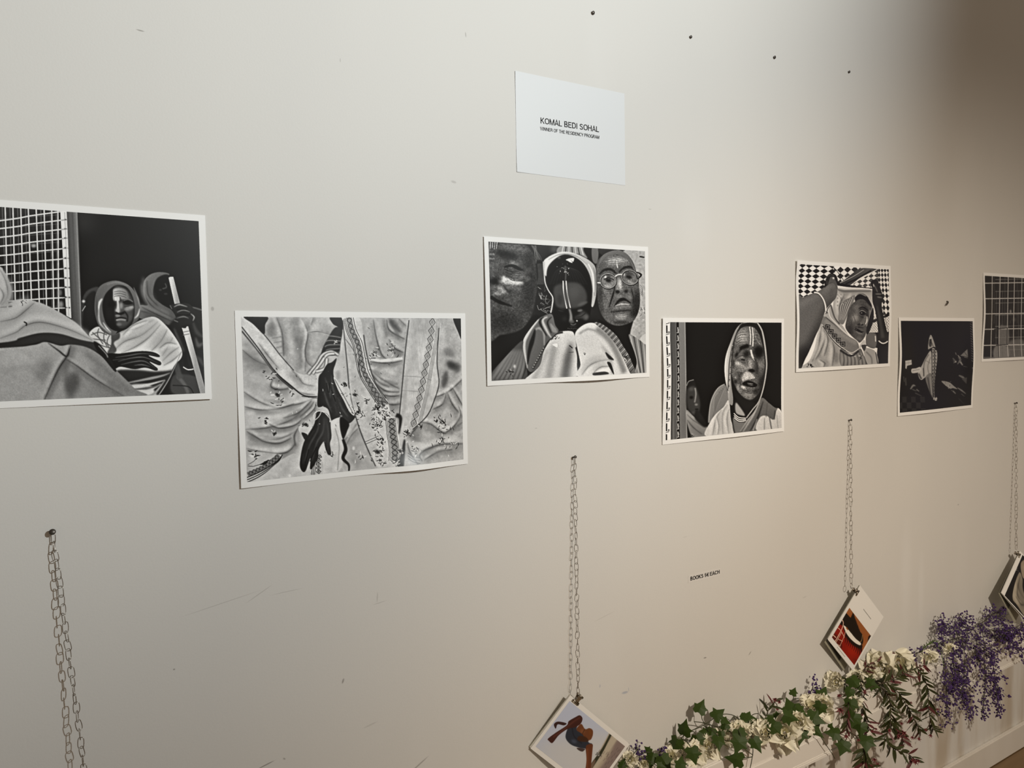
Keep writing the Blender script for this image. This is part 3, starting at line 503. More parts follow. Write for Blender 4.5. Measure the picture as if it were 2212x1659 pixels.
    s([(985, 1220), (1010, 1340), (1000, 1440), (985, 1530)], [14, 26, 22], 34, 4)
    # right woman
    f([(1215, 930), (1420, 1000), (1570, 930), (1540, 1130), (1600, 1290), (1610, 1480), (1520, 1300), (1400, 1120)], 34, 5)
    rc = [(1540, 1090), (1620, 1120), (1700, 1180), (1722, 1190), (1722, 1490), (1595, 1492), (1622, 1400), (1600, 1270)]
    f(rc, 132, 3); c.clip(rc)
    for k in range(6): s([(1560+k*32, 1100), (1600+k*26, 1300), (1640+k*18, 1490)], 10, 70 if k % 2 else 178, 4)
    c.clip(); f([(1660, 1130), (1722, 1080), (1722, 1190)], 195, 3)
    rs = [(975, 1085), (1050, 995), (1150, 962), (1250, 1000), (1400, 1130), (1480, 1280), (1570, 1495), (995, 1532), (1020, 1400), (1000, 1240)]
    f(rs, 212, 3); c.clip(rs)
    s([(1200, 1020), (1330, 1130), (1420, 1300), (1480, 1490)], 70, 128, 16, .85); s([(1250, 1200), (1330, 1320), (1340, 1500)], [8, 50, 30], 150, 14, .7); s([(1020, 1080), (1110, 1030), (1200, 1050)], 18, 160, 8)
    for P in ([(1020, 1510), (1100, 1420), (1200, 1370), (1320, 1350)], [(1130, 1500), (1220, 1430), (1340, 1420)]): fo(P, 20, 136, 226, (0, 1))
    f([(1290, 1270), (1350, 1320), (1375, 1355), (1320, 1340)], 62, 4); f([(1300, 1380), (1340, 1390), (1360, 1500), (1340, 1480)], 54, 3); f([(1140, 1490), (1260, 1475), (1300, 1500), (1150, 1515)], 80, 4); s([(1065, 1275), (1072, 1300), (1082, 1280)], 6, 60, 1); c.noise(8, .04); c.clip()
    bn = [(1180, 962), (1265, 978), (1400, 1085), (1475, 1200), (1545, 1320), (1600, 1490), (1545, 1495), (1480, 1340), (1400, 1190), (1300, 1068)]
    f(bn, 112, 2); c.clip(bn)
    for k in range(26): t = k/26; x, y = 1190+t*390, 970+t*t*260+t*260; s([(x-60, y+60), (x+60, y-60)], 6, 54 if k % 2 else 170, 1)
    c.bits(1510, 1320, 60, 20, 40, 200, 18); c.clip()
    s([(1560, 1150), (1600, 1260), (1625, 1370), (1600, 1480)], 9, 150, 2)
    hr = [(1200, 400), (1225, 300), (1310, 228), (1430, 195), (1530, 238), (1602, 345), (1625, 480), (1560, 560), (1240, 560), (1205, 480)]
    f(hr, 96, 3)
    for k in range(16): t = k/15; s([(1215+t*40, 400-t*60), (1280+t*60, 250+t*20), (1430, 200+t*40), (1540+t*10, 255+t*60), (1612-t*6, 400+t*20)], 3, 60 if k % 2 else 165, 1, .8)
    rf = [(1212, 420), (1250, 330), (1320, 262), (1400, 240), (1490, 258), (1560, 335), (1610, 440), (1648, 560), (1662, 680), (1655, 800), (1620, 900), (1570, 955), (1440, 992), (1330, 962), (1255, 870), (1215, 700)]
    f(rf, 98, 4); c.clip(rf)
    e(1390, 310, 130, 60, -5, 160, .85); e(1520, 330, 60, 50, 20, 120, .7); e(1620, 760, 60, 200, 0, 48, .85); e(1240, 760, 60, 200, 0, 66, .8); e(1300, 700, 80, 100, 10, 116, .7); e(1570, 650, 60, 70, 0, 96, .7)
    for P in ([(1300, 300), (1400, 275), (1500, 300)], [(1310, 330), (1380, 310), (1480, 335)]): s(P, 5, 90, 3)
    s([(1415, 300), (1422, 350), (1428, 385)], 9, 210, 3); s([(1380, 300), (1420, 292), (1470, 290)], 6, 190, 2)
    s([(1235, 450), (1290, 405), (1360, 400), (1410, 440)], [10, 28, 14], 42, 6); s([(1440, 430), (1500, 380), (1570, 375), (1605, 410)], [12, 26, 10], 46, 6)
    e(1330, 525, 86, 78, 0, 128, .95, 1); e(1325, 470, 60, 24, 0, 80, .8); e(1330, 515, 44, 26, 8, 34, .95); e(1300, 480, 14, 22, 20, 225, .9); e(1330, 575, 50, 20, 0, 168, .8); s([(1280, 505), (1330, 488), (1390, 510)], 8, 34, 3)
    e(1560, 485, 88, 76, 20, 112, .95, 1); e(1550, 440, 60, 24, 10, 66, .8); e(1545, 478, 44, 24, 12, 32, .95); e(1560, 530, 50, 20, 20, 150, .8); e(1500, 455, 10, 16, 20, 190, .8)
    e(1440, 545, 34, 80, 0, 168, .85); e(1452, 600, 60, 40, 0, 140, .8); e(1425, 635, 32, 22, 0, 30, .95); e(1515, 630, 26, 22, 0, 40, .9); s([(1400, 560), (1385, 640), (1360, 720), (1335, 800)], [6, 18, 6], 36, 4); s([(1570, 600), (1590, 690), (1590, 760)], 12, 50, 5)
    e(1440, 690, 50, 18, 0, 120, .8); s([(1395, 785), (1440, 730), (1500, 715), (1565, 755)], [10, 36, 10], 36, 4); s([(1400, 785), (1470, 765), (1550, 768)], [6, 22, 6], 172, 3); s([(1370, 825), (1450, 792), (1570, 792)], [8, 34, 8], 118, 6); s([(1350, 850), (1450, 838), (1570, 830)], 14, 54, 6); e(1460, 895, 90, 40, 0, 158, .85); e(1350, 890, 50, 40, 30, 110, .7)
    e(1440, 300, 150, 40, 0, 178, .6); e(1290, 620, 60, 30, 20, 138, .7); e(1310, 760, 30, 90, 12, 128, .7); e(1545, 690, 40, 50, 0, 122, .7); e(1455, 560, 22, 70, 0, 196, .7); e(1440, 680, 60, 16, 0, 138, .6); e(1250, 640, 36, 150, 0, 60, .6); e(1600, 860, 60, 70, 30, 46, .7); e(1460, 960, 120, 26, 0, 62, .8)
    for q in range(4): c.wrinkle([(1300, 285+q*22), (1400, 268+q*22), (1530, 300+q*18)], 5, 80, 205)
    for q in range(4): c.wrinkle([(1260+q*12, 640+q*10), (1290+q*14, 720+q*16), (1300+q*14, 800+q*20)], 6, 52, 150)
    for q in range(3): c.wrinkle([(1280, 600+q*12), (1340, 618+q*10), (1400, 600+q*12)], 5, 66, 170)
    for q in range(3): c.wrinkle([(1370+q*20, 860+q*14), (1460, 868+q*22), (1550, 850+q*20)], 5, 66, 160)
    c.noise(9, .18); c.noise(4, .12); c.clip()
    for x, y, rx, ry, an in ((1330, 525, 84, 78, 0), (1560, 485, 88, 76, 18)):
        t = np.linspace(0, 2*np.pi, 30); a = math.radians(an)
        P = np.c_[x+rx*np.cos(t)*math.cos(a)-ry*np.sin(t)*math.sin(a), y+rx*np.cos(t)*math.sin(a)+ry*np.sin(t)*math.cos(a)]
        s(P, 17, 40, .8, 1, False); s(P*1.0+[-3, -4], 5, 190, .8, .9, False)
    s([(1400, 475), (1430, 455), (1475, 450)], 12, 200, 2); s([(1625, 425), (1675, 455), (1640, 500)], [8, 26, 8], 28, 1); s([(1215, 540), (1250, 542)], 12, 200, 1)
    for k in range(5): s([(1660, 560+k*20), (1690, 600+k*20), (1680, 640+k*10)], 3, 90, 1)
    c.crisp(60, .3); c.crisp(14, .3); c.noise(4, .06); return c

def art_looking_out():
    c = Canvas(330, 330, [(85, 135), (1487, 143), (1478, 1410), (88, 1552)], 30, 4)
    f, s, e, fo = c.f, c.s, c.e, c.fold
    f([(60, 100), (137, 100), (152, 1600), (60, 1600)], 222, 1, sm=False)
    for i in range(11):
        y = 160+i*130; f([(86, y+15), (105, y+18), (107, y+112), (90, y+110)], 34, 1, sm=False); s([(84, y), (130, y-14)], 8, 64, 1); e(124, y-32, 13, 13, 0, 30)
    f([(136, 100), (217, 100), (226, 1600), (152, 1600)], (140, 92, 215, 116), 1, sm=False); f([(217, 100), (248, 100), (260, 1600), (226, 1600)], 34, 1, sm=False); f([(248, 100), (322, 100), (342, 1600), (258, 1600)], (250, 120, 335, 112), 1, sm=False)
    s([(325, 120), (342, 1560)], 9, 150, 2); s([(150, 500), (160, 1540)], 10, 74, 4); s([(190, 140), (205, 1540)], 18, 90, 6)
    for i in range(14):
        y = 200+i*96; s([(236, y), (240, y+60)], 8, 205, 1); s([(222, y+66), (248, y+62)], 7, 170, 1); e(248, y+30, 5, 7, 0, 190)
    f([(340, 950), (360, 870), (410, 830), (440, 850), (480, 990), (505, 1120), (490, 1220), (540, 1330), (430, 1290), (345, 1200)], 40, 6); s([(342, 900), (368, 848), (430, 828)], 10, 118, 2)
    f([(345, 960), (400, 905), (450, 915), (482, 1000), (505, 1120), (485, 1220), (430, 1262), (372, 1200), (345, 1120)], 66, 10); s([(445, 925), (455, 1000), (440, 1100)], 14, 138, 5); e(458, 1125, 26, 18, 0, 130, .9); e(400, 1040, 30, 24, 0, 26, .9); e(465, 1180, 30, 10, 0, 24, .9); e(400, 940, 40, 30, 0, 90, .7); e(430, 1220, 40, 20, 0, 84, .7)
    sw = [(338, 1190), (420, 1262), (520, 1350), (585, 1400), (570, 1490), (420, 1530), (350, 1360)]
    f(sw, 132, 4); c.clip(sw); fo([(345, 1240), (430, 1320), (560, 1400)], 22, 92, 178); fo([(350, 1310), (420, 1400), (520, 1480)], 20, 80, 150); c.clip(); c.bits(400, 1490, 50, 10, 40, 210, 16); f([(470, 1180), (580, 1360), (540, 1390), (440, 1290)], 44, 8)
    bk = [(598, 1350), (610, 1200), (640, 1060), (700, 945), (800, 885), (840, 1000), (850, 1060), (780, 1160), (690, 1250)]
    f(bk, 128, 5); c.clip(bk)
    for k in range(9): s([(810-k*10, 900+k*10), (740-k*8, 1060), (640+k*4, 1300)], 7, 70 if k % 2 else 158, 4, .8)
    c.clip(); s([(605, 1340), (618, 1180), (650, 1050), (720, 930), (800, 880)], 6, 170, 2)
    # shawl fronts
    fl = [(850, 1075), (780, 1160), (690, 1240), (610, 1350), (560, 1500), (880, 1475), (865, 1300)]
    f(fl, 198, 3); c.clip(fl)
    for P, w in (([(830, 1130), (770, 1250), (760, 1480)], 20), ([(850, 1180), (820, 1300), (830, 1480)], 16), ([(760, 1190), (690, 1300), (640, 1490)], 18), ([(700, 1260), (720, 1380), (700, 1490)], 12)): fo(P, w, 140, 218, (-1, 0))
    c.noise(8, .04); c.clip()
    fr = [(1240, 1050), (1330, 1110), (1400, 1165), (1450, 1178), (1482, 1240), (1480, 1420), (930, 1470), (1040, 1330), (1150, 1210)]
    f(fr, 104, 3); c.clip(fr)
    f([(1170, 1440), (1210, 1290), (1290, 1262), (1380, 1310), (1420, 1200), (1450, 1170), (1490, 1250), (1490, 1430)], 198, 4)
    for P, w, g in (([(1225, 1080), (1130, 1260), (1000, 1450)], 30, 158), ([(1260, 1090), (1190, 1280), (1080, 1450)], 26, 60), ([(1150, 1200), (1060, 1320), (960, 1450)], 26, 150), ([(1270, 1290), (1260, 1430)], 18, 120), ([(1330, 1280), (1350, 1430)], 36, 46), ([(1310, 1110), (1290, 1280)], 40, 84), ([(1400, 1200), (1390, 1310)], 20, 60), ([(1420, 1250), (1430, 1420)], 16, 150), ([(1180, 1300), (1120, 1440)], 16, 190)): s(P, [8, w, 8], g, 6)
    c.noise(8, .05); c.clip()
    f([(905, 1080), (1180, 1120), (1060, 1290), (1010, 1330), (900, 1470), (880, 1300)], 40, 5)
    f([(932, 1105), (990, 1170), (1035, 1250), (1010, 1262), (930, 1225)], 158, 6); f([(890, 1290), (960, 1310), (1030, 1330), (960, 1440), (905, 1470)], 118, 6)
    for o in (0, 26, 50): s([(905, 1232+o), (960, 1280+o*.9), (1045, 1290+o*.6)], 10, 205, 1.5); s([(905, 1245+o), (960, 1293+o*.9), (1045, 1303+o*.6)], 5, 40, 1)
    # hood and face
    f([(1012, 146), (935, 225), (870, 380), (815, 540), (798, 690), (808, 830), (832, 960), (850, 1100), (888, 1135), (900, 1060), (885, 900), (882, 700), (892, 520), (930, 340), (1000, 190)], (800, 206, 890, 140), 2)
    s([(960, 230), (895, 420), (858, 620), (848, 800), (838, 960)], 14, 92, 2)
    for t in np.linspace(0, 1, 16): e(895-50*t, 420+t*560, 7, 9, 0, 50 if t*16 % 2 > 1 else 190)
    f([(960, 230), (1020, 150), (1190, 148), (1250, 240), (1285, 420), (1300, 640), (1270, 900), (1200, 1060), (1060, 1100), (930, 1050), (880, 880), (878, 620), (905, 400)], 40, 5)
    fc = [(925, 350), (975, 235), (1050, 192), (1150, 200), (1215, 290), (1255, 420), (1280, 600), (1278, 720), (1250, 880), (1200, 1000), (1120, 1070), (1040, 1050), (960, 970), (905, 850), (878, 720), (892, 560)]
    f(fc, 100, 5); c.clip(fc)
    e(1020, 300, 90, 110, 10, 158, .85); e(1170, 320, 60, 90, 0, 112, .8); e(1260, 850, 70, 200, 10, 36, .9); e(1240, 480, 70, 60, 0, 40, .8)
    for y in (290, 330, 370): s([(945, y+30), (1020, y-6), (1100, y+4)], 5, 104, 3); s([(1150, y), (1220, y+20)], 5, 70, 3)
    s([(1100, 195), (1112, 300), (1108, 410)], 12, 220, 2); s([(1132, 200), (1142, 310), (1138, 430)], 12, 216, 2); s([(1150, 210), (1175, 330), (1230, 410)], 10, 140, 4)
    s([(930, 560), (985, 460), (1090, 420)], [16, 44, 50], 30, 9); e(1060, 520, 50, 60, 20, 34, .9); e(1000, 560, 46, 34, 10, 128, .85); e(1020, 590, 40, 14, 10, 40, .9); s([(935, 580), (1000, 540), (1060, 560)], 7, 54, 3)
    e(955, 640, 50, 40, 30, 190, .9); e(1000, 700, 80, 60, 20, 138, .75); e(920, 740, 40, 80, 0, 118, .7)
    e(1205, 500, 76, 110, -10, 18, .95); s([(1115, 470), (1130, 540), (1160, 600)], [16, 22, 12], 216, 4); e(1100, 640, 50, 80, 10, 132, .85); s([(1150, 570), (1190, 640), (1200, 760)], 16, 60, 6); e(1235, 650, 44, 50, 0, 128, .8); e(1240, 740, 40, 60, 0, 96, .7)
    e(1090, 700, 40, 30, 0, 136, .8); e(1125, 720, 60, 26, 10, 18, .95); f([(1005, 800), (1050, 735), (1110, 745), (1165, 805), (1120, 822), (1060, 830), (1020, 850)], 178, 6); e(940, 800, 22, 24, 0, 160, .85); e(930, 850, 40, 30, 0, 44, .8); s([(1000, 740), (970, 830), (1000, 900)], 10, 62, 5)
    f([(1012, 880), (1060, 845), (1120, 850), (1190, 890), (1160, 920), (1080, 910)], 20, 4); e(1110, 890, 50, 14, 10, 104, .85); s([(1070, 872), (1140, 878)], 7, 140, 2); s([(1020, 920), (1090, 935), (1160, 930)], 14, 120, 5)
    s([(995, 905), (1030, 930), (1070, 970)], [20, 34, 10], 210, 4); e(1070, 1020, 80, 30, 15, 124, .85); e(960, 920, 26, 50, 0, 150, .8); e(1180, 970, 60, 50, 0, 44, .85)
    e(1010, 330, 80, 70, 0, 176, .6); e(960, 470, 30, 60, 10, 120, .6); e(1000, 660, 90, 30, 30, 180, .6); e(1110, 640, 30, 80, -6, 170, .7); e(1070, 690, 40, 30, 0, 160, .6); e(1060, 775, 40, 30, 10, 206, .7); e(960, 760, 44, 60, 0, 84, .7); e(905, 640, 20, 80, 0, 60, .7); e(975, 960, 34, 40, 0, 140, .6); e(1090, 1010, 70, 24, 10, 150, .6); e(1180, 700, 30, 100, 0, 56, .6); e(1215, 790, 50, 60, 0, 74, .7); e(1060, 960, 60, 20, 20, 60, .7)
    for q in range(5): c.wrinkle([(940, 300+q*30), (1000, 262+q*30), (1090, 262+q*32)], 7, 80, 200)
    for q in range(4): c.wrinkle([(1140, 270+q*34), (1190, 262+q*34), (1235, 300+q*34)], 6, 46, 140)
    for q in range(4): c.wrinkle([(900, 620+q*20), (950, 660+q*18), (1040, 640+q*24)], 6, 70, 190)
    for q in range(4): c.wrinkle([(930+q*16, 780+q*10), (960+q*14, 860+q*12), (980+q*14, 950)], 7, 52, 160)
    for q in range(3): c.wrinkle([(1010, 925+q*22), (1080, 945+q*24), (1150, 935+q*30)], 6, 56, 170)
    c.noise(11, .2); c.noise(5, .14); c.clip()
    s([(1195, 148), (1248, 240), (1282, 410), (1300, 570), (1302, 700), (1268, 915), (1212, 1085), (1130, 1190), (1050, 1290)], [14, 22, 18, 16, 14, 14], 158, 2); s([(1240, 240), (1270, 410), (1288, 600), (1290, 700)], 5, 60, 1); s([(1020, 150), (1100, 140), (1190, 150)], 8, 120, 2)
    c.crisp(60, .25); c.crisp(14, .3); c.noise(4, .06); return c
def art_tent():
    c = Canvas(270, 300, [(143, 130), (1392, 195), (1388, 1505), (143, 1577)], 232, 5)
    f, s, e, fo = c.f, c.s, c.e, c.fold
    c.checker([(330, -330), (1150, 240), (250, 760), (-420, 210)], 15, 15, 50, 236, poly=[(140, 128), (640, 150), (780, 380), (500, 470), (140, 640)])
    c.checker([(830, -100), (1160, 190), (820, 500), (480, 220)], 7, 7, 70, 236, poly=[(620, 150), (1015, 178), (700, 385)])
    c.checker([(1080, 90), (1420, 320), (1060, 640), (720, 400)], 9, 9, 96, 232, poly=[(850, 430), (1010, 335), (1240, 200), (1250, 450), (1160, 470)])
    c.checker([(1330, 60), (1600, 420), (1330, 960), (1080, 480)], 11, 13, 66, 226, poly=[(1238, 190), (1400, 198), (1400, 860), (1180, 900), (1290, 500), (1245, 400)])
    f([(1100, 880), (1400, 830), (1392, 1060), (1100, 1085)], 196, 1, sm=False); c.checker([(1100, 860), (1400, 820), (1400, 1060), (1100, 1085)], 20, 12, 160, 220)
    f([(1140, 930), (1220, 880), (1240, 900), (1200, 935)], 62, 2); f([(1310, 850), (1400, 790), (1400, 830), (1330, 870)], 52, 2)
    f([(1090, 1082), (1395, 1062), (1390, 1320), (1080, 1260)], 52, 2, sm=False); f([(1095, 1090), (1220, 1100), (1210, 1290), (1090, 1250)], 108, 4); s([(1210, 1120), (1215, 1200)], 12, 200, 2)
    f([(695, 400), (780, 345), (1000, 188), (1215, 192), (1190, 218), (1010, 310), (845, 425), (700, 425)], (800, 70, 1100, 96), 2); s([(720, 390), (900, 300), (1050, 205)], 9, 150, 2); s([(800, 400), (950, 330), (1150, 215)], 20, 44, 4)
    s([(610, 150), (690, 240), (770, 350)], 9, 44, 1); s([(1236, 195), (1244, 320), (1250, 430)], 9, 40, 1); s([(1290, 700), (1340, 900), (1390, 1100)], 5, 90, 1)
    s([(690, 405), (840, 430), (1000, 446), (1170, 462)], [40, 34, 16, 10], 36, 2)
    # veil over the head
    vl = [(680, 470), (800, 462), (1155, 485), (1160, 600), (1178, 720), (1130, 640), (1060, 560), (940, 560), (860, 700), (790, 900), (700, 910), (630, 760), (640, 600)]
    f(vl, 168, 3); c.clip(vl)
    for P in ([(690, 480), (760, 510), (880, 500), (1140, 500)], [(700, 560), (740, 620), (700, 760)], [(900, 560), (840, 680), (800, 800)], [(780, 560), (720, 700), (720, 860)]): fo(P, 18, 96, 210)
    for k in range(3):
        for j in range(4): e(690+k*46, 550+j*50, 13, 16, 0, 140, .8)
    s([(690, 480), (800, 500), (1000, 500), (1150, 500)], [22, 30, 20], 120, 6); c.clip()
    f([(700, 900), (760, 660), (860, 590), (930, 560), (900, 680), (840, 800), (770, 960)], 128, 4)
    for k in range(9): s([(900-k*16, 580+k*12), (850-k*14, 700), (770-k*6, 900)], 5, 70 if k % 2 else 190, 2)
    f([(930, 640), (950, 560), (1000, 530), (1080, 560), (1150, 660), (1175, 740), (1120, 900), (1090, 1030), (1060, 900)], 44, 5)
    fc = [(850, 740), (930, 640), (1040, 615), (1120, 690), (1165, 745), (1112, 880), (1095, 1000), (1075, 1120), (1000, 1215), (955, 1185), (880, 1120), (800, 1010), (815, 880)]
    f(fc, 88, 5); c.clip(fc); e(950, 720, 70, 50, -20, 112, .8); e(1040, 650, 80, 26, 10, 74, .8); e(1035, 790, 70, 90, -15, 28, .95); e(1005, 780, 16, 60, 0, 60, .8); e(930, 860, 60, 60, 0, 132, .8); e(1130, 800, 30, 60, 20, 140, .8); e(1060, 900, 30, 50, 0, 130, .8); s([(1088, 870), (1085, 930), (1070, 970)], 16, 186, 3); e(1000, 960, 60, 20, -10, 40, .8); s([(930, 1010), (990, 1050), (1040, 1090)], [6, 22, 10], 26, 4); s([(940, 1040), (1000, 1090), (1050, 1120)], 16, 92, 5); e(870, 1010, 60, 80, 0, 70, .7); e(980, 1160, 50, 40, 0, 104, .8)
    f([(1000, 700), (1060, 690), (1110, 760), (1120, 850), (1090, 900), (1040, 880), (1010, 800)], 60, 14); e(960, 790, 50, 70, 0, 118, .7); e(930, 880, 60, 60, 0, 150, .7); e(1000, 720, 80, 26, -10, 104, .7)
    e(1035, 800, 46, 34, 20, 20, .95); s([(985, 790), (1030, 768), (1085, 800)], [5, 12, 5], 128, 3); e(1022, 802, 10, 9, 0, 190, .8); s([(990, 825), (1040, 846), (1080, 830)], 6, 104, 3)
    s([(985, 740), (1040, 722), (1110, 770)], [8, 20, 8], 30, 5)
    f([(1060, 840), (1100, 860), (1100, 940), (1060, 985), (1010, 975), (1000, 930), (1040, 900)], 104, 6); s([(1096, 850), (1094, 910), (1075, 960)], [6, 16, 8], 196, 3); e(1030, 968, 26, 12, -10, 26, .9)
    s([(930, 1000), (985, 1000), (1050, 1010)], [10, 30, 10], 62, 6); s([(925, 1030), (985, 1060), (1050, 1062)], [4, 16, 5], 18, 3); s([(945, 1060), (1000, 1088), (1050, 1085)], [8, 22, 8], 112, 5); e(1000, 1160, 60, 36, 10, 110, .8); e(870, 1040, 50, 90, 0, 60, .7)
    for q in range(4): c.wrinkle([(900+q*12, 830+q*30), (925+q*12, 890+q*30), (915+q*10, 960+q*24)], 7, 56, 150)
    c.noise(10, .1); c.noise(5, .1); c.clip()
    s([(1120, 600), (1172, 720), (1130, 860), (1092, 990)], [10, 20, 12], 178, 3); f([(1175, 730), (1185, 900), (1120, 1080), (1085, 1080), (1100, 960)], 52, 4); s([(940, 560), (1000, 535), (1080, 570)], 12, 150, 4)
    # right hand and arm
    f([(1255, 1225), (1395, 1200), (1392, 1510), (1245, 1505)], 46, 3)
    ar = [(1165, 475), (1145, 390), (1165, 350), (1230, 345), (1280, 470), (1312, 600), (1292, 700), (1325, 900), (1372, 1110), (1372, 1205), (1265, 1195), (1242, 1000), (1205, 770), (1168, 640)]
    f(ar, 54, 2); c.clip(ar); s([(1175, 420), (1200, 430), (1240, 520)], 16, 96, 4); e(1250, 540, 60, 16, 0, 112, .8); e(1265, 585, 50, 14, 10, 120, .8); s([(1230, 700), (1270, 900), (1310, 1150)], [16, 40, 50], 74, 10); s([(1180, 400), (1190, 440)], 12, 170, 3); s([(1190, 510), (1300, 520)], 7, 26, 2); s([(1210, 560), (1310, 560)], 7, 26, 2); c.clip()
    s([(1256, 1190), (1300, 1222), (1340, 1220), (1376, 1195)], 15, 205, 2)
    # shirt and shawl
    lo = [(455, 950), (540, 1060), (640, 1200), (745, 1300), (735, 1550), (180, 1575), (290, 1470), (370, 1300), (405, 1130)]
    f(lo, 166, 3); c.clip(lo)
    for P, w in (([(470, 990), (450, 1150), (420, 1300), (330, 1480)], 22), ([(500, 1020), (520, 1160), (450, 1340), (380, 1450)], 20), ([(530, 1070), (560, 1200), (500, 1400)], 18), ([(620, 1200), (640, 1330), (600, 1540)], 24), ([(430, 1450), (500, 1500), (480, 1560)], 18)): fo(P, w, 92, 206, (-1, 0))
    e(660, 1420, 50, 110, 0, 120, .7); c.noise(8, .05); c.clip(); c.bits(300, 1530, 60, 16, 60, 220, 20)
    md = [(735, 1290), (880, 1385), (1000, 1295), (1050, 1400), (1110, 1525), (735, 1550)]
    f(md, 112, 3); c.clip(md)
    for k in range(7): fo([(760+k*45, 1350), (770+k*50, 1450), (750+k*55, 1545)], 16, 62, 160, (-1, 0))
    c.clip(); f([(1040, 1310), (1110, 1290), (1215, 1345), (1245, 1512), (1105, 1525)], 160, 3); s([(1080, 1340), (1150, 1420), (1160, 1510)], 20, 128, 6); s([(1215, 1350), (1240, 1510)], 14, 80, 3); f([(985, 1270), (1055, 1175), (1085, 1250), (1040, 1240), (1000, 1300)], 182, 2); f([(1020, 1250), (1085, 1250), (1060, 1330), (1030, 1300)], 84, 3); c.bits(990, 1430, 60, 14, 40, 190, 16)
    f([(490, 850), (545, 720), (600, 680), (650, 870), (760, 980), (850, 1130), (860, 1160), (700, 1050), (560, 920)], 168, 3); s([(600, 700), (650, 860), (720, 960)], 20, 92, 6); s([(560, 740), (590, 860), (700, 980), (840, 1120)], 12, 206, 4); s([(520, 860), (640, 960), (760, 1080), (850, 1150)], 16, 92, 5)
    s([(530, 820), (560, 740), (600, 690)], 8, 60, 2); c.bits(545, 800, 20, 8, 40, 235, 12)
    bd = [(462, 950), (495, 850), (560, 905), (640, 965), (760, 1060), (850, 1130), (955, 1195), (985, 1290), (950, 1345), (880, 1372), (760, 1312), (640, 1195), (540, 1065)]
    f(bd, 122, 2); c.clip(bd); s([(520, 900), (640, 1010), (780, 1120), (960, 1230)], 60, 146, 16, .8); c.noise(8, .05); c.clip()
    c.diamonds([(530, 965), (590, 1050), (660, 1140), (730, 1210), (790, 1265)], 84, 5, 28, 52, 13)
    s([(475, 960), (560, 1085), (650, 1195), (770, 1300), (880, 1355), (980, 1300)], 8, 196, 2); s([(490, 985), (600, 1150), (700, 1260), (800, 1330)], 9, 50, 2); s([(720, 1320), (860, 1400), (980, 1330)], 22, 54, 6)
    # near arm with bangle
    arm = [(120, 640), (210, 590), (300, 550), (430, 500), (540, 420), (600, 390), (650, 390), (685, 470), (672, 580), (605, 670), (530, 755), (485, 880), (445, 1000), (385, 1130), (335, 1250), (245, 1430), (120, 1600)]
    f(arm, 104, 3); c.clip(arm)
    s([(150, 700), (300, 620), (480, 520), (620, 430)], [90, 70, 40], 124, 26, .7); s([(120, 1600), (280, 1330), (400, 1060), (500, 800), (640, 600)], [300, 150, 60, 40], 60, 40, .75); e(200, 1400, 140, 190, 20, 40, .8); e(600, 520, 40, 90, 10, 92, .6); c.noise(5, .1); c.clip()
    s([(365, 520), (430, 535), (490, 610), (522, 700), (528, 775)], 18, 206, 2); s([(375, 535), (440, 560), (495, 650), (512, 770)], 6, 70, 2)
    f([(505, 450), (525, 340), (560, 275), (610, 255), (665, 280), (692, 350), (690, 420), (650, 392), (590, 392), (545, 425)], 48, 3); f([(600, 300), (640, 320), (680, 400), (690, 480), (640, 400), (590, 390), (555, 420), (580, 330)], 92, 4); s([(560, 300), (600, 275), (640, 290)], 12, 82, 3); e(632, 322, 18, 18, 0, 225); s([(540, 350), (545, 410)], 14, 76, 4)
    c.crisp(50, .3); c.crisp(14, .3); return c

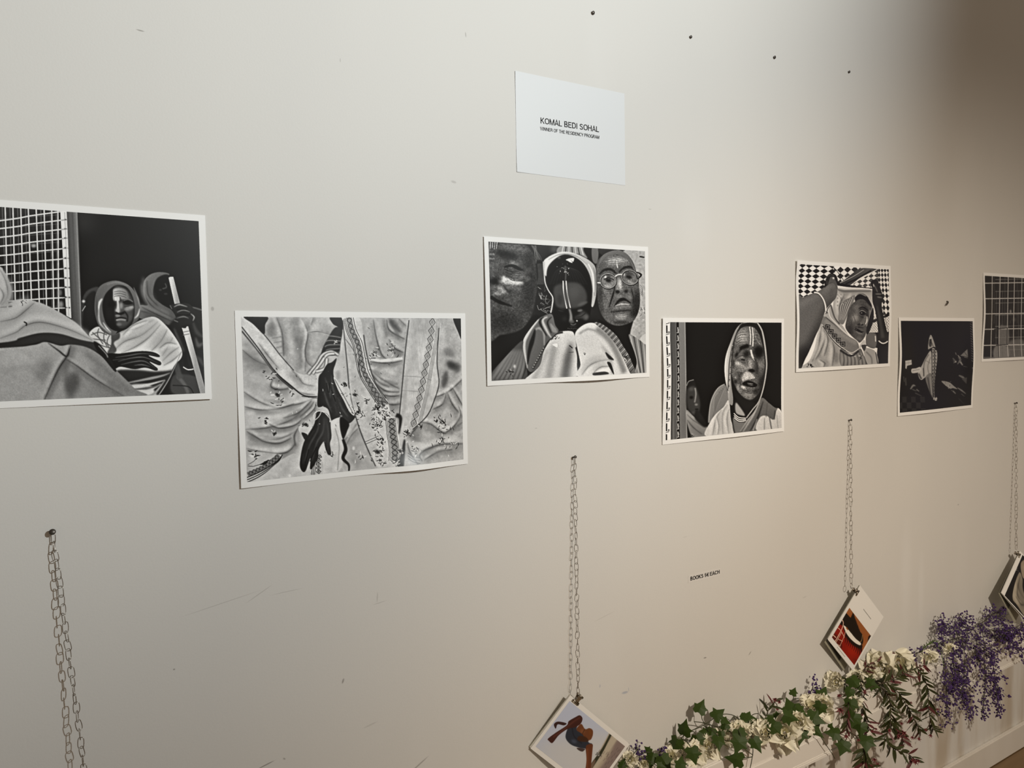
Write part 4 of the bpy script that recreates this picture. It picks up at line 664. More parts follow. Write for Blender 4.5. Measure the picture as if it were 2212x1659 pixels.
def art_kneeling():
    c = Canvas(230, 280, [(67, 560), (858, 563), (838, 1485), (60, 1565)], 20, 6)
    f, s, e = c.f, c.s, c.e
    c.im[:] = 20; e(780, 760, 200, 340, 0, 34, .5)  # soft grey blob at the right is painted-in sheen
    c.checker([(40, 1390), (330, 1390), (330, 1580), (40, 1580)], 6, 3, 22, 46)
    f([(372, 870), (380, 770), (400, 716), (425, 760), (458, 868), (465, 890), (400, 900)], 168, 1.5); f([(388, 770), (408, 765), (412, 830), (392, 850), (380, 820)], 66, 2); e(395, 775, 10, 12, 0, 20); e(400, 800, 9, 16, 0, 26); s([(385, 755), (408, 750)], 4, 220, 1); s([(412, 800), (430, 850)], 6, 70, 1)
    f([(372, 880), (430, 850), (460, 858), (470, 880), (400, 905), (370, 910)], 24, 2)
    f([(405, 900), (412, 1150), (345, 1180), (300, 1210), (272, 1180), (262, 1110), (300, 1060), (350, 960)], 178, 2); s([(380, 930), (330, 1030), (330, 1170)], 8, 92, 3); s([(400, 960), (370, 1060), (380, 1140)], 8, 120, 3); s([(270, 1140), (300, 1200)], 16, 70, 4); s([(320, 1080), (325, 1170)], 7, 50, 2); s([(350, 1000), (400, 1030)], 5, 120, 2)
    f([(190, 1090), (240, 1082), (285, 1068), (300, 1105), (262, 1128), (195, 1134)], 196, 1.5); s([(200, 1110), (280, 1095)], 5, 110, 1.5)
    f([(412, 880), (462, 890), (472, 960), (458, 1100), (442, 1260), (436, 1400), (420, 1400), (415, 1150)], 176, 1.5); c.diamonds([(440, 890), (445, 1000), (440, 1120), (432, 1260), (428, 1395)], 34, 13, 30, 50, 7); s([(414, 890), (416, 1150), (424, 1400)], 8, 18, 1); s([(400, 880), (465, 882)], 8, 20, 1)
    f([(345, 1180), (412, 1148), (418, 1390), (400, 1370), (370, 1290)], 118, 2); s([(370, 1180), (395, 1360)], 10, 66, 3); s([(395, 1170), (410, 1370)], 7, 160, 2)
    c.bits(445, 1420, 22, 16, 20, 214, 11); e(455, 1410, 12, 20, 0, 200)
    f([(108, 1000), (186, 990), (190, 1042), (132, 1055), (126, 1090), (112, 1082)], 196, 1, sm=False); s([(112, 1026), (186, 1018)], 4, 120, 1); s([(145, 996), (147, 1050)], 3, 140, 1)
    s([(95, 1170), (108, 1230)], [4, 20, 4], 150, 3); s([(120, 1185), (130, 1270)], 12, 84, 4)
    for P, w, g in (([(180, 1310), (210, 1270), (235, 1275)], 24, 128), ([(200, 1310), (245, 1330)], 22, 96), ([(245, 1310), (275, 1335)], 26, 120), ([(230, 1350), (300, 1385)], 18, 92), ([(640, 970), (660, 1000), (650, 1030)], 22, 96), ([(670, 910), (680, 940)], 16, 160), ([(700, 960), (720, 990), (690, 1040)], 26, 110), ([(720, 1010), (745, 1050)], 40, 148), ([(760, 960), (795, 970)], 14, 150), ([(750, 1060), (790, 1070)], 12, 110), ([(705, 1160), (745, 1180), (770, 1200)], 26, 112), ([(640, 1330), (670, 1360)], 34, 120), ([(690, 1295), (735, 1325), (780, 1362)], 18, 122), ([(730, 1360), (765, 1390)], 16, 100), ([(700, 1412), (765, 1478)], 8, 92)): s(P, [w*.5, w, w*.3], g, 3)
    f([(792, 872), (796, 960), (745, 950), (722, 945)], 122, 2, sm=False); s([(760, 900), (790, 950)], 5, 60, 1); f([(735, 1200), (788, 1180), (786, 1255)], 74, 2, sm=False)
    f([(518, 1222), (600, 1235), (650, 1275), (690, 1310), (640, 1300), (610, 1305), (560, 1270)], 146, 2); c.bits(600, 1265, 50, 10, 90, 170, 12); c.bits(690, 990, 60, 16, 20, 190, 12)
    for i in range(17): y = 565+i*27; s([(828, y), (850, y+16)], 9, 92, 1.5)
    e(845, 1080, 12, 14, 0, 140); c.noise(5, .05); return c

def art_lattice():
    c = Canvas(180, 220, [(972, 77), (1623, 118), (1603, 955), (960, 985)], 26, 7)
    f, s, e = c.f, c.s, c.e
    c.im[:] = 30
    for i in range(150):
        x, y = c.rng.uniform(1060, 1600), 560+400*c.rng.random()**.7; L = c.rng.uniform(10, 40); s([(x, y), (x+c.rng.uniform(-8, 8), y+L)], [3, c.rng.uniform(6, 22), 3], c.rng.uniform(60, 165), 3, .8)
    for i in range(24): x = c.rng.uniform(1060, 1600); s([(x, 80), (x+c.rng.uniform(-6, 6), 600)], 6, c.rng.uniform(50, 100), 3, .7)
    f([(1140, 640), (1190, 620), (1240, 650), (1235, 820), (1140, 830)], 132, 6, .8); e(1190, 600, 24, 26, 0, 50); f([(1090, 850), (1220, 850), (1230, 970), (1080, 975)], 150, 6, .8); e(1300, 560, 26, 30, 0, 84); f([(1240, 800), (1400, 780), (1400, 960), (1240, 965)], 120, 10, .8); e(1260, 470, 16, 26, 0, 150)
    for x in (1105, 1170, 1350, 1420, 1500): s([(x, 240), (x-4, 980)], 6, 112, 1.5, .8)
    for y in (118, 248, 375, 505, 628, 750, 885): s([(1090, y+5), (1640, y-8)], 7, 128, 1, .85)
    for x in (1057, 1145, 1235, 1303, 1385, 1470, 1555): s([(x, 70), (x-14, 990)], 8, 196, 1)
    for y in (160, 330, 495, 662, 836): s([(960, y+2), (1040, y+1), (1640, y-8)], 9, 204, 1)
    for P in ([(1128, 640), (1124, 980)], [(1080, 665), (1230, 650)], [(1225, 650), (1220, 830)], [(1100, 838), (1230, 830)]): s(P, 8, 30, 1)
    s([(962, 970), (1300, 965), (1600, 950)], 10, 120, 3); c.noise(5, .06); return c

# ---- colour covers of the small books
def art_leap():
    c = Canvas(240, 170, [(815, 425), (1690, 1150), (1175, 1915), (300, 1190)], 180, 8)
    f, s, e = c.f, c.s, c.e; A = np.array
    c.im[:] = A([188, 196, 216]); f([(300, 1190), (1450, 940), (1700, 1150), (1175, 1920)], A([200, 202, 206]), 120)
    f([(1430, 930), (1700, 1150), (1175, 1920), (900, 1720), (1180, 1440)], A([176, 166, 150]), 6, sm=False); f([(1560, 1040), (1700, 1160), (1250, 1850), (1180, 1700), (1420, 1330)], A([136, 122, 118]), 20); f([(1500, 975), (1560, 1030), (1300, 1420), (1150, 1640), (1120, 1560), (1260, 1330)], A([186, 178, 162]), 8)
    for k in range(26): x, y = c.rng.uniform(1280, 1620), c.rng.uniform(1150, 1500); s([(x, y), (x-30, y+50)], 7, A([96, 86, 84]), 2, .7)
    s([(1460, 945), (1400, 1070), (1330, 1210), (1250, 1340), (1180, 1450), (1060, 1640)], [40, 38, 50, 60, 60], A([58, 60, 46]), 4); c.bits(1270, 1300, 60, 26, 60, 190, 14); s([(1210, 1390), (1160, 1480), (1060, 1660)], [20, 60, 80], A([120, 100, 86]), 8)
    sk, sk2 = A([72, 42, 38]), A([112, 70, 46])
    f([(590, 875), (578, 815), (640, 772), (765, 795), (725, 832), (635, 818), (607, 885)], A([62, 40, 40]), 2)
    f([(912, 905), (958, 822), (1000, 800), (1052, 880), (1120, 862), (1172, 900), (1165, 1000), (1110, 1065), (950, 1010)], sk2, 3); e(1010, 920, 50, 60, 30, A([142, 96, 68]), .7); e(1130, 930, 30, 60, 0, A([120, 74, 40]), .8); s([(1050, 880), (1010, 980), (1080, 1060)], 10, A([70, 44, 30]), 4)
    f([(785, 880), (850, 800), (935, 800), (920, 900), (1000, 960), (1105, 1095), (1160, 1120), (1165, 1175), (1085, 1205), (960, 1190), (830, 1140), (752, 1030)], A([50, 56, 68]), 3); s([(850, 830), (880, 1000), (1000, 1120)], 14, A([36, 38, 48]), 5); e(880, 1090, 60, 40, 20, A([84, 92, 112]), .8); f([(960, 1000), (1060, 1010), (1105, 1080), (1000, 1090), (930, 1060)], A([70, 46, 34]), 4)
    f([(488, 1055), (610, 950), (770, 830), (800, 760), (900, 690), (970, 655), (1012, 705), (985, 790), (900, 855), (790, 885), (655, 990), (575, 1100), (540, 1128), (500, 1092)], sk, 2); s([(560, 1030), (700, 920), (880, 760), (980, 690)], 22, A([108, 66, 56]), 8, .7)
    f([(1062, 1180), (1110, 1130), (1165, 1130), (1170, 1185), (1145, 1467), (1125, 1700), (1045, 1700), (1072, 1400)], A([106, 62, 42]), 2); s([(1090, 1200), (1090, 1400), (1070, 1680)], 16, A([140, 88, 58]), 6, .7)
    f([(920, 1200), (980, 1195), (1055, 1215), (1040, 1230), (1010, 1255), (960, 1240)], A([74, 62, 62]), 2)
    return c

def art_bird():
    c = Canvas(170, 150, [(580, 525), (940, 960), (675, 1515), (275, 1065)], 60, 9)
    f, s, e = c.f, c.s, c.e; A = np.array
    c.im[:] = A([36, 26, 22])
    f([(540, 480), (960, 960), (900, 1080), (800, 1250), (760, 900), (640, 600), (600, 700), (510, 600)], A([160, 100, 58]), 2, sm=False)
    for k in range(14): s([(600+k*26, 520+k*32), (660+k*20, 760+k*30)], 5, A([120, 72, 40]), 2)
    f([(420, 815), (480, 850), (530, 960), (640, 1095), (800, 1180), (805, 1260), (675, 1520), (270, 1065)], A([142, 32, 18]), 4, sm=False); e(640, 1250, 120, 140, 0, A([168, 44, 22]), .8); e(690, 1440, 60, 60, 0, A([104, 24, 14]), .8)
    for k in range(11): x, y = 520+k*30, 1010+k*24; s([(x, y-20), (x+4, y+60), (x-14, y+130)], [26, 14, 2], A([30, 14, 12]), 3)
    s([(500, 850), (560, 1010), (660, 1120), (800, 1180)], 60, A([30, 18, 16]), 6)
    f([(500, 610), (590, 680), (620, 690), (645, 600), (690, 760), (750, 890), (800, 960), (815, 1080), (770, 1150), (700, 1060), (600, 960), (500, 840), (455, 740)], A([34, 28, 22]), 2)
    f([(484, 840), (520, 850), (600, 935), (690, 1035), (775, 1100), (765, 1140), (690, 1115), (600, 1045), (530, 955)], A([236, 232, 222]), 1.5); s([(530, 860), (560, 900)], 22, A([150, 90, 44]), 3)
    s([(800, 960), (790, 1050), (760, 1090)], 14, A([150, 120, 84]), 3); f([(900, 970), (945, 960), (890, 1080)], A([40, 22, 18]), 2)
    f([(275, 1065), (330, 990), (440, 1110), (460, 1220), (420, 1230)], A([60, 26, 20]), 6, .6)
    for P, w in (([(330, 1140), (440, 930), (480, 800), (460, 740)], 14), ([(350, 1150), (455, 950)], 8), ([(380, 880), (440, 930), (500, 1040)], 10), ([(300, 1020), (350, 1060)], 14), ([(380, 1080), (470, 1110)], 8), ([(410, 1230), (490, 1030), (520, 920)], 8), ([(370, 1180), (430, 1200)], 8)): s(P, w, A([226, 190, 170]), 1)
    return c

def art_cloth():
    c = Canvas(150, 150, [(650, 170), (1010, 640), (620, 1180), (400, 810)], 24, 10)
    f, s, e = c.f, c.s, c.e; A = np.array
    c.im[:] = A([26, 23, 20])
    f([(640, 380), (760, 300), (900, 560), (720, 580), (630, 620)], A([150, 138, 122]), 4); e(690, 450, 40, 60, 0, A([190, 176, 150]), .7)
    g = [(600, 540), (622, 640), (606, 760), (615, 940), (590, 1110), (520, 960), (488, 880), (525, 720)]
    f(g, A([142, 134, 120]), 3); c.clip(g)
    for P in ([(600, 600), (560, 760), (600, 900)], [(560, 700), (540, 860), (590, 960)], [(520, 860), (560, 960), (600, 970)]): c.fold(P, 20, A([60, 56, 50]), A([190, 182, 166]))
    c.clip(); c.bits(570, 500, 24, 10, 40, 200, 14); s([(675, 700), (685, 780)], 8, 120, 2); return c
# ---------------------------------------------------------------- the setting
def wall_material():
    m = mat('wall_paint', (.73, .72, .69), .62, spec=.3); nt = m.node_tree; b = nt.nodes['Principled BSDF']; N = nt.nodes.new; L = nt.links.new
    tc = N('ShaderNodeTexCoord'); ob = tc.outputs['Object']
    def math_(op, a, c=0.): 
        n = N('ShaderNodeMath'); n.operation = op; n.use_clamp = False
        for i, v in enumerate((a, c)):
            if isinstance(v, (int, float)): n.inputs[i].default_value = v
            else: L(v, n.inputs[i])
        return n.outputs[0]
    def mix(f, A, B):
        n = N('ShaderNodeMix'); n.data_type = 'RGBA'
        for i, v in ((0, f), (6, A), (7, B)):
            if isinstance(v, tuple): n.inputs[i].default_value = (*v, 1)
            elif isinstance(v, (int, float)): n.inputs[i].default_value = v
            else: L(v, n.inputs[i])
        return n.outputs[2]
    def noise(scale, st=(1, 1, 1), det=4):
        mp = N('ShaderNodeMapping'); mp.inputs['Scale'].default_value = st; n = N('ShaderNodeTexNoise'); n.inputs['Scale'].default_value = scale; n.inputs['Detail'].default_value = det
        L(ob, mp.inputs[0]); L(mp.outputs[0], n.inputs['Vector']); return n.outputs[0]
    def ramp(v, a, c, lo=0., hi=1.):
        n = N('ShaderNodeMapRange'); n.interpolation_type = 'SMOOTHSTEP'
        for i, q in enumerate((a, c, lo, hi)): n.inputs[i+1].default_value = q
        L(v, n.inputs[0]); return n.outputs[0]
    n1 = noise(1.7, (1, 1, .5)); col = mix(ramp(n1, .4, .7), (.735, .722, .69), (.715, .703, .675))
    # patches of filler and roller marks
    col = mix(ramp(noise(3.2, (1, 1, .25), 3), .58, .72, 0, .35), col, (.77, .76, .735))
    sx = N('ShaderNodeSeparateXYZ'); L(ob, sx.inputs[0])
    # run marks and stains under the ledge, deepened to paint in the ledge's shade
    low = ramp(sx.outputs[2], .44, .40); col = mix(math_('MULTIPLY', low, ramp(noise(9, (1, 1, .16), 5), .40, .66, 0, .75)), col, (.47, .39, .29))
    col = mix(math_('MULTIPLY', low, ramp(noise(5, (1, 1, .3), 3), .56, .7, 0, .5)), col, (.66, .66, .66))
    # scuffs, scratches, one chip after another: (pixel in the photo, half length and width in px, angle, colour, strength)
    marks = [((303, 66), 7, 1.6, 5, .6), ((1006, 75), 5, 1.2, 85, .5), ((980, 393), 6, 3, 10, .3), ((459, 667), 3, 5, 0, .4), ((741, 1471), 2, 6, 20, .6), ((376, 1446), 2, 2, 0, .6),
             ((480, 1303), 70, 1, -9, .25), ((560, 1283), 28, 1, -28, .3), ((620, 1278), 30, .9, -2, .25), ((815, 1290), 1.4, 12, 6, .25), ((820, 1302), 14, 1, -6, .25), ((575, 1652), 16, 1.5, -12, .7), ((614, 1639), 3, 2, 40, .5), ((905, 1652), 22, 2, -28, .5), ((800, 1566), 14, 2, -10, .2),
             ((1296, 1482), 1.6, 4, 0, .5), ((1350, 1496), 8, 3, 5, .65), ((1358, 1489), 1, 5, 0, .5), ((1523, 1421), 4, 1.6, 5, .7), ((1620, 1411), 5, 1.3, -40, .6), ((1404, 452), 4, 1, 0, .3), ((1158, 925), 3, 1, 0, .3), ((735, 130), 1, 5, 0, .3), ((1738, 1290), 6, 1.2, -4, .2), ((1480, 1160), 6, .8, 0, .2), ((2070, 1090), 3, 2, 0, .3), ((1305, 1332), 26, 1, -12, .15)]
    blue = {(1350, 1496), (1358, 1489), (1296, 1482)}
    for (px, py), lx, lz, ang, st in marks:
        P = at(px, py, 0); k = mpp(P); a = math.radians(ang); ax = abs(CR.x)
        su = N('ShaderNodeMapping'); su.vector_type = 'TEXTURE'; su.inputs['Location'].default_value = P; su.inputs['Rotation'].default_value = (0, a, 0); su.inputs['Scale'].default_value = (lx*k/ax, 1, lz*k)
        L(ob, su.inputs[0]); ln = N('ShaderNodeVectorMath'); ln.operation = 'LENGTH'; L(su.outputs[0], ln.inputs[0])
        col = mix(ramp(ln.outputs[1], 1.25, .5, 0, st), col, (.36, .40, .50) if (px, py) in blue else (.20, .18, .16))
    for (px, py), lx, lz, st in (((1957, 1240), 18, 120, .35), ((1990, 1270), 10, 90, .3), ((1500, 480), 40, 90, .15), ((70, 560), 60, 60, .1)):
        P = at(px, py, 0); k = mpp(P); su = N('ShaderNodeMapping'); su.vector_type = 'TEXTURE'; su.inputs['Location'].default_value = P; su.inputs['Scale'].default_value = (lx*k*1.3, 1, lz*k)
        L(ob, su.inputs[0]); ln = N('ShaderNodeVectorMath'); ln.operation = 'LENGTH'; L(su.outputs[0], ln.inputs[0]); col = mix(ramp(ln.outputs[1], 1.3, .2, 0, st), col, (.84, .84, .83))
    L(col, b.inputs['Base Color'])
    bp = N('ShaderNodeBump'); bp.inputs['Strength'].default_value = .10; bp.inputs['Distance'].default_value = .0015
    L(math_('ADD', noise(260, (1, 1, 1), 3), math_('MULTIPLY', noise(7), 2.2)), bp.inputs['Height']); L(bp.outputs[0], b.inputs['Normal'])
    return m

X0, X1 = -1.6, 5.2
o = MB().box((X0, 0, 0), (X1, .14, 3.4)).build('wall_back', wall_material(), smooth=False); tag(o, kind='structure')

floor_m = noisy(mat('floor_boards', (.22, .135, .06), .38), 6, .7, (.145, .085, .035), (.35, 5, 1), .1)
fl = tag(obj('floor', mesh('floor', [(X0, -4.2, -.05), (X1, -4.2, -.05), (X1, .14, -.05), (X0, .14, -.05), (X0, -4.2, -.004), (X1, -4.2, -.004), (X1, .14, -.004), (X0, .14, -.004)], [(0, 3, 2, 1), (4, 5, 6, 7), (0, 1, 5, 4), (2, 3, 7, 6), (1, 2, 6, 5), (3, 0, 4, 7)], floor_m)), kind='structure')
bx = {}
for k in range(5):
    y1 = -.016-k*.145; x = X0+(.37*k) % .9
    while x < X1:
        x2 = min(x+1.2, X1); key = round(x2-x, 3)
        if x2 > 2.2:
            if key not in bx: bx[key] = mesh('board', *(lambda b: (b.V, b.F))(MB().box((0, -.143, -.004), (key-.002, 0, 0), .0012)), floor_m)
            obj('floor_board', bx[key], fl, Matrix.Translation((x, y1, 0)))
        x = x2

trim_m = noisy(mat('trim_paint', (.78, .75, .70), .45), 5, .45, (.66, .62, .55), (1, 1, .25), .05)
o = MB().box((X0, -.015, 0), (X1, 0, .094), .003).build('baseboard_back', trim_m, smooth=False); tag(o, kind='structure')
# the cable duct under the pictures: carcass, two clip-on lids and a lip
ledge_m = noisy(mat('ledge_paint', (.83, .80, .75), .42), 4, .4, (.74, .70, .63), (1, 1, .3), .04)
LT, LF = .545, -.09
lg = tag(MB().box((X0, LF+.004, .424), (X1, 0, LT), .003).build('trim_1', ledge_m, smooth=False), kind='structure')
for xa, xb in ((X0, .52), (.523, 2.02), (2.023, 3.52), (3.523, X1)):
    MB().box((xa, LF-.001, .496), (xb, LF+.006, LT-.001), .0025).build('lid', ledge_m, lg, smooth=False)
    MB().box((xa, LF-.0005, .4345), (xb, LF+.006, .4885), .0025).build('lid', ledge_m, lg, smooth=False)
MB().box((X0, LF-.002, .422), (X1, LF+.006, .4315), .0015).build('lip', ledge_m, lg, smooth=False)
# ---------------------------------------------------------------- the prints on the wall
paper_m = mat('print_paper', (.95, .95, .94), .45, spec=.4)
def attr_mat(name, rough, spec=.5):
    m = mat(name, (.5, .5, .5), rough, spec=spec); a = m.node_tree.nodes.new('ShaderNodeVertexColor'); a.layer_name = 'ink'
    m.node_tree.links.new(a.outputs[0], m.node_tree.nodes['Principled BSDF'].inputs['Base Color']); return m
ink_m = attr_mat('printed_ink', .3, .4); cover_m = attr_mat('printed_cover', .4)

def ink_mesh(name, canvas, func, m, paper=232., alb=.94):
    """a dense sheet whose points carry the printed colour; func(u, v) -> xyz, u and v 0..1 from the top left"""
    H, W = canvas.im.shape[:2]; u, v = np.meshgrid(np.linspace(0, 1, W), np.linspace(0, 1, H)); P = func(u.ravel(), v.ravel())
    me = bpy.data.meshes.new(name); i = np.arange((H-1)*W).reshape(H-1, W)[:, :-1].ravel()
    q = np.c_[i, i+W, i+W+1, i+1].astype(np.int32); n = len(q)
    me.vertices.add(H*W); me.vertices.foreach_set('co', P.astype(np.float32).ravel())
    me.loops.add(4*n); me.loops.foreach_set('vertex_index', q.ravel()); me.polygons.add(n); me.polygons.foreach_set('loop_start', np.arange(0, 4*n, 4, dtype=np.int32))
    me.polygons.foreach_set('use_smooth', np.ones(n, bool)); me.update(calc_edges=True)
    col = lin(np.clip((canvas.im-13)*1.06, 4, 246))/lin(paper)*alb; c4 = np.ones((H*W, 4), np.float32); c4[:, :3] = col.reshape(-1, 3)
    me.color_attributes.new('ink', 'FLOAT_COLOR', 'POINT').data.foreach_set('color', c4.ravel()); me.materials.append(m); me.validate(); return me

PW, PH, PB = .45125, .31303, .0105
def photo_print(label, X, Z, rot, canvas, lifts):
    base = Vector((X, -.0007, Z+1.6)); root_rot = Matrix.Translation(base) @ Matrix.Rotation(-rot, 4, 'Y')
    def lift(x, z):
        h = 0*x
        for cx, cz, amp, sx, sz in lifts: h = h+amp*np.exp(-((x/PW-cx)/sx)**2-((z/PH-cz)/sz)**2)
        return h
    nx, nz = 45, 31; V, Fc = [], []
    for off in (0., .0005):
        for j in range(nz):
            for i in range(nx):
                x, z = PW*i/(nx-1), PH*j/(nz-1); V.append((x, -(float(lift(np.array(x), np.array(z)))+off), -z))
    n = nx*nz
    for j in range(nz-1):
        for i in range(nx-1):
            a = j*nx+i; Fc.append((a, a+1, a+nx+1, a+nx)); a += n; Fc.append((a, a+nx, a+nx+1, a+1))
    rim = list(range(nx))+[nx-1+j*nx for j in range(1, nz)]+[nz*nx-1-i for i in range(1, nx)]+[(nz-1-j)*nx for j in range(1, nz-1)]
    for a, b_ in zip(rim, rim[1:]+rim[:1]): Fc.append((a, a+n, b_+n, b_))
    o = obj('photo_print', mesh('photo_print', V, Fc, paper_m)); o.matrix_world = root_rot
    def fn(u, v):
        x, z = PB+u*(PW-2*PB), PB+v*(PH-2*PB); return np.c_[x, -(lift(x, z)+.00075), -z]
    obj('printed_picture', ink_mesh('printed_picture', canvas, fn, ink_m), o)
    return tag(o, label, 'photograph', 'black and white photographs in a staggered row')

photo_print('monochrome print of cloaked women by a wire lattice, cut by the left edge', -.2612, .2295, -.0066, art_doorway(), [(.9, 1.05, .006, .3, .25)])
photo_print('monochrome print of dark bangled hands lying on patterned pale saris', .2317, .0655, -.0057, art_hands(), [(.74, 1.04, .013, .16, .14), (0, .9, .004, .12, .3)])
photo_print('monochrome print of three close faces, one wearing round glasses', .7295, .2234, .0032, art_three_faces(), [(.62, 1.04, .014, .22, .16), (0, .5, .004, .1, .6)])
photo_print('monochrome print of a hooded woman looking out of a dark doorway', 1.2229, .0550, -.0038, art_looking_out(), [(0, .45, .007, .12, .35), (.6, 1.05, .007, .4, .2), (0, 0, .003, .1, .1)])
photo_print('monochrome print of a woman lifting her veil under a chequered canopy', 1.7212, .2163, .0034, art_tent(), [(0, 0, .006, .1, .12), (0, .55, .006, .1, .3), (1, .5, .004, .1, .3), (.4, 1.05, .006, .4, .2)])
photo_print('almost black print of one pale standing figure in shadow', 2.2173, .0584, -.0030, art_kneeling(), [(0, .4, .007, .14, .3), (1, .45, .006, .12, .3), (.4, 1.05, .007, .4, .2)])
photo_print('monochrome print of a crowd behind a square lattice, cut by the right edge', 2.7226, .2165, 0, art_lattice(), [(0, .45, .006, .12, .3), (.5, 1.05, .006, .3, .2)])

# ---------------------------------------------------------------- name card and price label
black_m = mat('black_ink', (.02, .02, .02), .6, spec=.1)
card_m = mat('card_paper', (.745, .765, .78), .5); label_m = mat('label_paper', (.76, .745, .72), .5)
def sheet(name, P, wd, hg, rot, m, label, cat, lift=0.):
    V = []; Fc = []; nx, nz = 13, 9
    for off in (0., .0004):
        for j in range(nz):
            for i in range(nx):
                u, v = i/(nx-1), j/(nz-1); V.append((wd*u, -off*.6-lift*(1-u)**6*(1-v)**3-lift*(1-u)**8*v**6, -hg*v))
    n = nx*nz
    for j in range(nz-1):
        for i in range(nx-1): a = j*nx+i; Fc += [(a, a+1, a+nx+1, a+nx), (n+a, n+a+nx, n+a+nx+1, n+a+1)]
    rim = list(range(nx))+[nx-1+j*nx for j in range(1, nz)]+[nz*nx-1-i for i in range(1, nx)]+[(nz-1-j)*nx for j in range(1, nz-1)]
    Fc += [(a, a+n, b_+n, b_) for a, b_ in zip(rim, rim[1:]+rim[:1])]
    o = obj(name, mesh(name, V, Fc, m)); o.matrix_world = Matrix.Translation((P.x, -.0003, P.z)) @ Matrix.Rotation(-rot, 4, 'Y')
    return tag(o, label, cat)
def arc_(cx, cy, rx, ry, a0, a1, n=14, p=.8):
    """piece of a squarish oval; angles in degrees"""
    sg = lambda v: math.copysign(abs(v)**p, v)
    return [(cx+rx*sg(math.cos(math.radians(a0+(a1-a0)*i/n))), cy+ry*sg(math.sin(math.radians(a0+(a1-a0)*i/n)))) for i in range(n+1)]
def glyphs(t):
    """a grotesque alphabet: advance width and stroke centre lines, cap height 1, stroke weight t"""
    h, b = t/2, 1-t/2
    return {'K': (.70, [[(h, 0), (h, 1)], [(.62, 1), (h, .40)], [(.25, .56), (.66, 0)]]), 'O': (.80, [arc_(.40, .5, .40-h, .5-h, 0, 360, 40)]), 'M': (.86, [[(h, 0), (h, 1)], [(h, 1), (.43, .03), (.86-h, 1)], [(.86-h, 1), (.86-h, 0)]]),
     'A': (.70, [[(.04, 0), (.35, .97), (.66, 0)], [(.14, .30), (.56, .30)]]), 'L': (.56, [[(h, 1), (h, h), (.55, h)]]), 'B': (.68, [[(h, 0), (h, 1)], [(h, b), (.36, b)]+arc_(.36, .745, .24-h, .255-h, 90, -90)+[(h, .50)], [(.36, .50)]+arc_(.38, .26, .28-h, .26-h, 90, -90)+[(h, h)]]),
     'E': (.64, [[(.61, b), (h, b), (h, h), (.62, h)], [(h, .53), (.57, .53)]]), 'D': (.74, [[(h, h), (h, b), (.33, b)]+arc_(.33, .5, .38-h, .5-h, 90, -90, 20)+[(h, h)]]), 'I': (.18, [[(.09, 0), (.09, 1)]]),
     'S': (.68, [arc_(.34, .735, .29-h, .265-h, 12, 180, 14)+[(.09+h*.6, .66), (.30, .53), (.50, .46)]+arc_(.34, .265, .31-h, .265-h, 40, -172, 18)]), 'H': (.74, [[(h, 0), (h, 1)], [(.72-h, 0), (.72-h, 1)], [(h, .53), (.72-h, .53)]]),
     'W': (.98, [[(.03, 1), (.26, .03), (.49, .95), (.72, .03), (.95, 1)]]), 'N': (.74, [[(h, 0), (h, 1)], [(h, .98), (.72-h, .02)], [(.72-h, 0), (.72-h, 1)]]), 'R': (.71, [[(h, 0), (h, b), (.38, b)]+arc_(.38, .735, .27-h, .265-h, 90, -90)+[(h, .47)], [(.40, .47), (.58, .36), (.60, .12), (.65, 0)]]),
     'F': (.59, [[(h, 0), (h, b), (.58, b)], [(h, .51), (.52, .51)]]), 'T': (.62, [[(.01, b), (.61, b)], [(.31, 0), (.31, 1)]]), 'C': (.74, [arc_(.39, .5, .38-h, .5-h, 38, 322, 28)]), 'Y': (.68, [[(.03, 1), (.34, .42), (.65, 1)], [(.34, .45), (.34, 0)]]), 'P': (.67, [[(h, 0), (h, b), (.38, b)]+arc_(.38, .72, .27-h, .28-h, 90, -90)+[(h, .44)]]),
     'G': (.78, [arc_(.39, .5, .38-h, .5-h, 40, 335, 28), [(.42, .44), (.72, .44), (.72, 0)]]), '5': (.58, [[(.52, b), (.16, b), (.10, .50), (.2, .60)]+arc_(.28, .33, .27-h, .32-h, 80, -165, 18)]), '€': (.62, [arc_(.42, .5, .36-h, .5-h, 48, 312, 24), [(0, .60), (.50, .60)], [(0, .42), (.46, .42)]]), ' ': (.26, [])}
